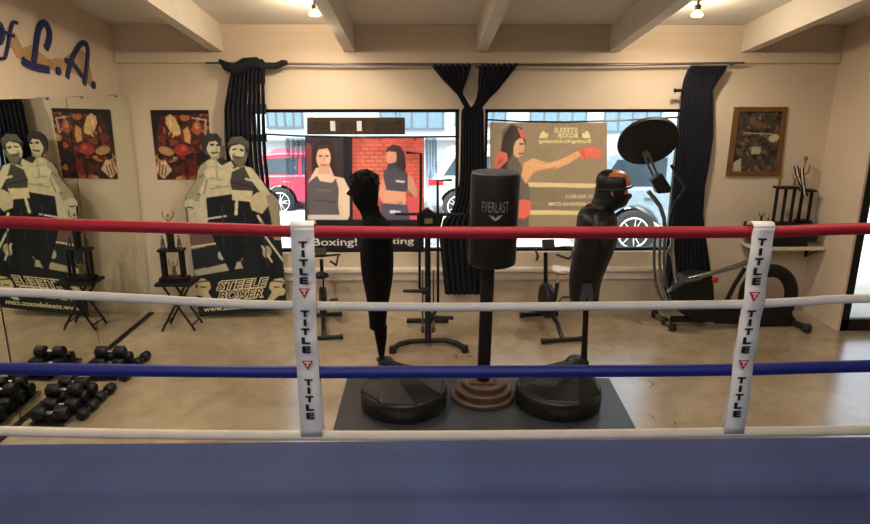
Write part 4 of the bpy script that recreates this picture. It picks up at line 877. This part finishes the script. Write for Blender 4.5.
def bike(name, label, x, y, rz, seat, k=1.0):
    t = thing(name, label, 'exercise bike', (x, y, 0)); t.rotation_euler = (0, 0, 0); R = Matrix.Rotation(rz, 3, 'Z')
    def T(v): return Vector((x, y, 0))+R @ (Vector(v)*k)
    for xx, nm in ((-.42, 'rear_foot'), (.42, 'front_foot')):
        mb = MB(); mb.tube([T((xx, -.21, .035)), T((xx, .21, .035))], .026*k, 14)
        ft = mb.build(nm, M['black'], t)
        for s in (-1, 1): mb = MB(); mb.tube([T((xx, s*.20, .035)), T((xx, s*.24, .035))], .033*k, 14); mb.build('end_cap', M['rubber'], ft)
    mb = MB(); mb.tube([T((-.42, 0, .04)), T((-.25, 0, .16)), T((.05, 0, .22)), T((.3, 0, .14)), T((.42, 0, .04))], .026*k, 12)
    mb.tube([T((-.05, 0, .2)), T((-.17, 0, .62))], .024*k, 12); mb.tube([T((.18, 0, .2)), T((.28, 0, .86))], .024*k, 12); mb.tube([T((-.12, 0, .45)), T((.22, 0, .5))], .016*k, 10); mb.build('frame', M['blackm'], t)
    mb = MB(); mb.tube([T((-.165, 0, .6)), T((-.20, 0, .76))], .015*k, 12); mb.build('seat_post', M['chrome'], t)
    mb = MB(); mb.tube([T((-.36, 0, .80)), T((-.30, 0, .80)), T((-.20, 0, .79)), T((-.08, 0, .785)), T((-.03, 0, .78))], [.05*k, .10*k, .085*k, .035*k, .015*k], 16, flat=(Vector((0, 0, 1)), .38)); st = mb.build('seat', seat, t)
    if seat is M['seatw']: mb = MB(); mb.tube([T((-.30, 0, .775)), T((-.18, 0, .765)), T((-.05, 0, .765))], [.08*k, .07*k, .02*k], 14, flat=(Vector((0, 0, 1)), .35)); mb.build('seat_underside', M['seatr'], st)
    hb = []
    for s in (-1, 1): hb.append([T((.27, 0, .90)), T((.25, s*.20, .92)), T((.12, s*.24, .95)), T((.0, s*.22, .98)), T((-.06, s*.20, .90)), T((.02, s*.19, .84)), T((.22, s*.12, .84))])
    mb = MB(); [mb.tube(h, .014*k, 10) for h in hb]; mb.build('handlebar', M['rubber'], t)
    mb = MB(); mb.box(T((.2, 0, .98))-Vector((.07, .02, .05))*k, T((.2, 0, .98))+Vector((.07, .02, .05))*k, Matrix.Rotation(rz-PI/2, 3, 'Z') @ Matrix.Rotation(-.5, 3, 'X')); mb.build('console', M['black'], t)
    mb = MB(); mb.lathe([(.05*k, -.05*k), (.19*k, -.045*k), (.21*k, -.02*k), (.21*k, .02*k), (.19*k, .045*k), (.05*k, .05*k)], T((.16, 0, .30)), 40, R @ Vector((0, 1, 0))); mb.build('flywheel_housing', M['black'], t)
    for s in (-1, 1):
        a = T((.0, s*.07, .30)); e = T((.0+s*.10, s*.10, .30-s*.12)); mb = MB(); mb.tube([a, e], .012*k, 10); cr = mb.build('crank', M['chrome'], t)
        mb = MB(); p0 = e; p1 = T((.0+s*.10, s*.20, .30-s*.12)); mb.tube([p0, p1], .03*k, 12, flat=(Vector((0, 0, 1)), .4)); mb.build('pedal', M['rubber'], cr)
    return t
bike('exercise_bike', 'black exercise bike with a white and red seat behind the right dummy', 1.17, 5.60, math.radians(98), M['seatw'], .80)
bike('exercise_bike', 'black exercise bike behind the left ring strap, under the left window', -.95, 5.66, math.radians(98), M['vinyl'], .72)

# elliptical trainer, right
YL = 5.66
def Q(x, y, dy=0): return P(x, y, YL+dy)
t = thing('elliptical_trainer', 'black and silver elliptical trainer with an oval disc, right of the windows', 'exercise machine', (P(735, 320, YL).x, YL, 0))
mb = MB(); mb.tube([F(653, 312, .03)+Vector((0, -.05, .0)), F(673, 327, .03)], .024, 14); ft = mb.build('stabiliser', M['silver'], t)
for p in (F(653, 312, .035)+Vector((0, -.05, 0)), F(672.5, 327.5, .035), F(665, 321, .035)): mb = MB(); mb.lathe([(.028, -.03), (.036, -.01), (.036, .02), (.026, .035)], p, 16); mb.build('foot_cap', M['rubber'], ft)
rf = F(808, 330, .035)
mb = MB(); mb.tube([Vector((rf.x, rf.y+.02, .04)), Vector((rf.x-.05, rf.y+.30, .04))], .03, 14); mb.lathe([(.03, -.03), (.042, -.01), (.042, .02), (.03, .04)], (rf.x, rf.y+.02, .04), 16); mb.build('rear_foot', M['rubber'], t)
x0, x1 = F(664, 320).x, rf.x
mb = MB(); mb.tube([(x0, YL, .07), (x0+.5, YL, .075), (x1-.1, YL+.02, .06), (x1, YL+.02, .05)], [.03, .035, .035, .025], 12); mb.build('base_beam', M['black'], t)
mb = MB(); hull = [(680, 279), (700, 276), (722, 268), (742, 268), (756, 262), (765, 272), (768, 322), (700, 324), (682, 314), (674, 300)]
mb = MB(); mb.prism([Q(x, y, -.07) for x, y in [(676, 288), (684, 277), (700, 273), (714, 276), (716, 322), (700, 324), (682, 314), (675, 302)]], (0, .16, 0)); mb.build('front_housing', M['black'], t, bevel=.02)
mb = MB(); mb.prism([Q(x, y, -.05) for x, y in [(714, 308), (790, 305), (797, 326), (714, 324)]], (0, .12, 0)); mb.build('lower_housing', M['black'], t, bevel=.012)
wc = Q(769, 297); R_ = .275
mb = MB(); ring = [(wc.x+R_*.80*math.cos(a), wc.y+.02, wc.z+R_*.92*math.sin(a)) for a in [2*PI*k/56 for k in range(57)]]
mb.tube(ring, .062, 14, False, flat=(Vector((0, 1, 0)), .9)); mb.build('flywheel_ring', M['black'], t)
mb = MB(); mb.tube([Q(745, 268, -.08), Q(735, 284, -.08), Q(724, 306, -.08)], .02, 12); mb.tube([Q(752, 262, -.08), Q(745, 285, -.08), Q(738, 306, -.08)], .014, 12); mb.build('strut', M['blackm'], t)
mb = MB(); mb.tube([Q(667, 292, -.16), Q(676, 286, -.16), Q(689, 279, -.16), Q(718, 271.5, -.14), Q(740, 265, -.10), Q(757, 258, -.08)], [.014, .022, .024, .022, .024, .028], 14); mb.build('pedal_arm', M['silver'], t)
mb = MB(); mb.tube([Q(672, 289, -.16), Q(684, 281, -.18), Q(700, 278, -.18)], [.03, .06, .05], 14, flat=(Vector((0, 0, 1)), .35)); mb.build('pedal', M['rubber'], t)
mb = MB(); mb.lathe([(.024, -.02), (.03, 0), (.024, .02)], Q(715, 280, -.1), 16, (0, 1, 0)); mb.build('red_cap', M['seatr'], t)
for dx, dy, m_ in ((0, -.06, 'grey'), (5.5, -.02, 'silver'), (10, .04, 'grey')):
    mb = MB(); mb.tube([Q(655+dx, 226, dy), Q(654+dx, 262, dy), Q(655.5+dx, 282, dy), Q(660+dx, 296, dy), Q(668+dx, 308, dy*.5)], .0135, 12); mb.build('upright', M[m_], t)
mb = MB(); mb.tube([Q(673, 226, 0), Q(672, 250), Q(675, 275), Q(681, 300)], .017, 12); mb.tube([Q(668, 230, .02), Q(673, 240, .02), Q(668, 250, .02), Q(674, 262, .02)], .009, 8); mb.build('cable', M['chrome'], t)
mb = MB(); mb.tube([Q(648, 191, -.08), Q(654, 198, -.08), Q(660, 206, -.07), Q(664, 218, -.06), Q(665, 232, -.05)], [.018, .020, .020, .018, .018], 14); mb.build('neck', M['grey'], t)
mb = MB(); mb.tube([Q(671, 165, 0), Q(678, 176, -.02), Q(685.5, 187, -.04), Q(681, 195, -.04), Q(675, 203, -.03), Q(671, 214, 0), Q(669, 230, 0)], .013, 12); mb.build('swing_arm', M['black'], t)
mb = MB(); mb.prism([Q(x, y, -.10) for x, y in ((651, 181), (662, 173), (672, 188), (671, 193), (658, 194))], (0, .09, 0)); mb.build('console', M['black'], t, bevel=.012)
for dx in (0, 5): mb = MB(); mb.tube([Q(644+dx, 154+dx*.1, -.10), Q(648+dx, 165, -.10), Q(653+dx, 176, -.10)], .0105, 10); mb.build('disc_arm', M['grey'], t)
dc = Q(648, 141.5, -.06); nrm = Vector((-.03, -.80, -.60)).normalized()
mb = MB(); Rr = .262
Qr = Vector((0, 0, 1)).rotation_difference(nrm).to_matrix()
mb.lathe([(Rr-.03, -.028), (Rr-.005, -.018), (Rr, 0), (Rr-.005, .016), (Rr-.04, .024)], dc, 48, nrm); mb.build('oval_disc', M['rubber'], t)
mb = MB(); mb.lathe([(.028, -.02), (.03, .02)], Q(646, 154, -.12), 16, (0, 1, 0)); mb.build('disc_knob', M['brownplate'], t)

# ================================================================= shelf with trophies
sa = P(755, 247.5, YB-.25); sb = P(826, 247.5, YB-.25); sz = sa.z
t = thing('wall_shelf', 'cream wall shelf in the right corner below the framed picture', 'shelf', ((sa.x+3.8)/2, YB-.12, sz-.03))
mb = MB(); mb.bbox((sa.x-.02, YB-.27, sz-.028), (XR-.012, YB-.002, sz), .005); mb.build('board', M['shelf'], t)
for x in (P(821, 255, YB-.2).x-.03, sa.x+.1):
    mb = MB(); mb.box((x-.012, YB-.24, sz-.04), (x+.012, YB-.002, sz-.028)); mb.box((x-.012, YB-.014, sz-.16), (x+.012, YB-.002, sz-.028)); mb.tube([(x, YB-.20, sz-.04), (x, YB-.012, sz-.15)], .006, 8); mb.build('bracket', M['blackm'], t)
yb0, yb1 = YB-.25, YB-.03; z = sz
mb = MB(); a = P(774, 240, yb0).x; b = P(810, 240, yb0).x; mb.bbox((a, yb0+.02, z+.001), (b, yb1, z+.05), .006); o = mb.build('media_box', M['black']); tag(setbase(o), 'flat black box directly on the cream shelf, under the wider one', 'box'); z += .051
a = P(754, 232, yb0).x; b = min(P(818.5, 232, yb0).x, XR-.02); zt = P(780, 225.5, yb0).z
mb = MB(); mb.bbox((a, yb0, z+.001), (b, yb1, zt), .008); o = mb.build('equipment_case', M['blackm']); setbase(o); tag(o, 'wide black case on the shelf with the trophies on top', 'box')
mb = MB(); mb.box((-.2, -.115, .05), (.2, -.11, .06)); mb.build('case_seam', M['grey'], o)
zt += .001; YT = YB-.19
# tall column trophy
t = thing('trophy', 'wide black trophy with pillars on the case, left of the tallest one', 'trophy', (P(785, 222, YT).x, YT, zt))
x0, x1 = P(774, 215, YT).x, P(791, 215, YT).x; z1 = P(785, 188.5, YT).z
mb = MB(); mb.bbox((x0-.02, YT-.05, zt), (x1+.02, YT+.05, zt+.018), .003); mb.build('base', M['black'], t)
for x in (x0, (x0+x1)/2, x1): mb = MB(); mb.tube([(x, YT, zt+.018), (x, YT, z1)], .015, 12); mb.build('column', M['black'], t)
mb = MB(); mb.bbox((x0-.025, YT-.05, z1), (x1+.018, YT+.05, z1+.02), .004); mb.build('tier', M['black'], t)
for x in (x0+.01, x1-.01): mb = MB(); figure(mb, x, YT, z1+.02, .10); mb.build('figurine', M['gold'], t)
YT = YB-.085
t = thing('trophy', 'tallest trophy on the case, with a striped ribbon crossing its top', 'trophy', (P(803, 222, YT).x, YT, zt))
x0, x1 = P(799, 215, YT).x, P(808.5, 215, YT).x; z1 = P(800, 191.5, YT).z
mb = MB(); mb.bbox((x0-.02, YT-.05, zt), (x1+.02, YT+.05, zt+.018), .003); mb.build('base', M['black'], t)
for x in (x0, x1): mb = MB(); mb.tube([(x, YT, zt+.018), (x, YT, z1)], .015, 12); mb.build('column', M['black'], t)
mb = MB(); mb.bbox((x0-.02, YT-.05, z1), (x1+.02, YT+.05, z1+.02), .004); mb.build('tier', M['black'], t)
mb = MB(); xm = P(801.5, 180, YT).x; figure(mb, xm, YT, z1+.02, .20); mb.build('figurine', M['gold'], t)
mb = MB(); mb.tube([(xm, YT, z1+.2), (xm+.01, YT, P(800, 164, YT).z)], .006, 8); mb.lathe([(.006, -.03), (.022, -.005), (.006, .02)], (xm+.012, YT, P(801, 158, YT).z), 12); mb.tube([(xm+.01, YT, P(800, 164, YT).z), (xm+.012, YT, P(801, 158, YT).z)], .006, 8); mb.build('finial', M['gold'], t)
for k, m_ in enumerate(('black', 'whiteink', 'ink')):
    mb = MB(); mb.stroke([P(794.5+k*1.5, 166, YT-.056), P(796+k*1.5, 175, YT-.058), P(805+k*1.4, 196, YT-.056)], .014, (0, -1, 0), .002); mb.stroke([P(803-k*1.5, 168, YT-.060), P(804-k*1.5, 180, YT-.060), P(806-k*1.2, 196, YT-.058)], .012, (0, -1, 0), .002); mb.build('ribbon', M[m_], t)
YT = YB-.14
for x, m_, lab in ((761, 'black', 'tiny dark figurine at the left end of the case'), (768, 'gold', 'small gold figurine on the case, second from its left end')):
    c = P(x, 221, YT-.06); o = thing('trophy', lab, 'trophy', (c.x, c.y, zt)); mb = MB(); mb.bbox((c.x-.02, c.y-.02, zt), (c.x+.02, c.y+.02, zt+.015), .003); mb.build('base', M['black'], o)
    mb = MB(); figure(mb, c.x, c.y, zt+.015, .09 if m_ == 'black' else .075, m_ == 'black'); mb.build('figurine', M[m_], o)

# ================================================================= boxing ring
RZ = .60; RY = 2.23; RX0, RX1 = -2.45, 3.05
t = thing('boxing_ring', 'raised blue boxing ring with red, white and blue ropes in the foreground', 'boxing ring', ((RX0+RX1)/2, 0, 0))
EY_ = F(435, 439.5, RZ).y
mb = MB(); mb.box((RX0-.25, -3.2, 0), (RX1+.35, EY_-.03, RZ-.06)); mb.build('platform', M['black'], t)
mb = MB(); vs = []; nx, ny = 60, 40; X0, X1, Y0 = RX0-.27, RX1+.37, -3.22
mb.bbox((X0, Y0, RZ-.09), (X1, EY_, RZ), .02); mb.build('canvas', M['canvas'], t)
rp = .0
for i, (nm, m_, r, pts, lab) in enumerate((
    ('rope', 'redrope', .0215, [(0, 222), (60, 224.5), (150, 227), (240, 229.5), (300, 231.5), (435, 232.5), (600, 232.5), (755, 232), (810, 230.5), (870, 228.5)], 'red top rope'),
    ('rope', 'whiterope', .0165, [(0, 292), (80, 295.5), (150, 299), (220, 303), (300, 305.5), (435, 307), (600, 306), (745, 304), (810, 301), (870, 298.5)], 'white second rope'),
    ('rope', 'bluerope', .0235, [(0, 368.5), (150, 370.5), (300, 372), (435, 372), (600, 371), (740, 369.5), (870, 366)], 'blue third rope'),
    ('rope', 'creamrope', .019, [(0, 431), (60, 432.5), (140, 434), (220, 435), (310, 435.5), (435, 435.5), (560, 434.5), (650, 433.5), (735, 432), (870, 430)], 'cream bottom rope'))):
    c = [P(x, y, RY) for x, y in pts]; ends = [Vector((RX0, RY, c[0].z+.02)), Vector((RX1, RY, c[-1].z+.02))]
    cc = [ends[0]]+c+[ends[1]]; cc = [Vector(q) for q in smooth([tuple(q) for q in cc], 5)]
    mb = MB(); mb.tube(cc, r, 18); tag(mb.build(nm, M[m_], t), lab)
for x, lab in ((RX0-.08, None), (RX1+.08, None)):
    mb = MB(); mb.tube([(x, RY, RZ), (x, RY, 1.95)], .045, 20); p = mb.build('corner_post', M['blackm'], t)
    mb = MB(); mb.bbox((x-.08, RY-.08, .80), (x+.08, RY+.08, 1.80), .03); mb.build('corner_pad', M['bluerope'], p)
# vertical straps tying the ropes together, lettered in front
def strap(pts, w, texts, tris, lab):
    c = [P(x, y, RY-.026) for x, y in pts]; mb = MB()
    def sheet(off, dx=0, r0=0):
        vs = []; fs = []; cc = [Vector(q) for q in smooth([tuple(q) for q in c], 6)]
        for k, p in enumerate(cc):
            o = Vector((r0+dx*max(0, k/len(cc)-.5)*2, off + .004*math.sin(k*.9), 0)); h_ = w/2-(.003 if off else 0); vs += [p+o-Vector((h_, 0, 0)), p+o+Vector((h_, 0, 0))]
        fs = [(2*k, 2*k+1, 2*k+3, 2*k+2) for k in range(len(cc)-1)]; mb.add(vs, fs, True)
    sheet(0); sheet(.052, .014 if pts[0][0] < 400 else -.012, -.008 if pts[0][0] < 400 else .024)
    top = c[0]; vs = []; n = 8
    for k in range(n+1):
        a = PI*k/n; o = Vector((0, .026-.026*math.cos(a), .018*math.sin(a))); vs += [top+o-Vector((w/2, 0, 0)), top+o+Vector((w/2, 0, 0))]
    mb.add(vs, [(2*k, 2*k+1, 2*k+3, 2*k+2) for k in range(n)], True)
    s = mb.build('rope_strap', M['strap'], t, solid=.0018); tag(s, lab)
    py = [q[1] for q in pts]; px = [q[0] for q in pts]
    mb = MB().use(M['ink'])
    for y0, y1 in texts:
        hh = (y1-y0)/5
        for k, ch in enumerate('TITLE'):
            yb = y0+hh*(k+1)-hh*.16; cx = np.interp(yb, py, px);  h = P(cx, yb-hh*.70, RY-.036).z-P(cx, yb, RY-.036).z
            wd = (.031 if ch != 'I' else .011); o = P(cx, yb, RY-.036)-Vector((wd/2, 0, 0)); mb.text(ch, o, (1, 0, 0), (0, 0, 1), h, wd, .0008, bold=.05)
    mb.build('lettering', None, s)
    for y in tris:
        cx = np.interp(y, py, px); g = MB().use(M['redink']); o = P(cx, y, RY-.035)
        g.prism([o+Vector((-.021, 0, .017)), o+Vector((.021, 0, .017)), o+Vector((0, 0, -.022))], (0, .001, 0))
        g.use(M['whiteink']); g.prism([o+Vector((a, -.0012, b)) for a, b in ((-.0115, .0125), (.0115, .0125), (.0115, .008), (.003, .008), (.003, -.006), (-.003, -.006), (-.003, .008), (-.0115, .008))], (0, .001, 0))
        g.build('logo', None, s)
strap([(302, 227.5), (303.5, 262), (304.5, 300), (305.5, 335), (308, 372), (311.5, 437)], .082, ((240, 285), (309, 354), (378, 420)), (293, 365), 'white strap left of the left dummy')
strap([(764.5, 228), (759, 262), (754, 300), (748, 335), (742.5, 372), (734.5, 434)], .078, ((237, 286), (309, 354), (376, 418)), (296.5, 364.5), 'white strap in front of the elliptical trainer')
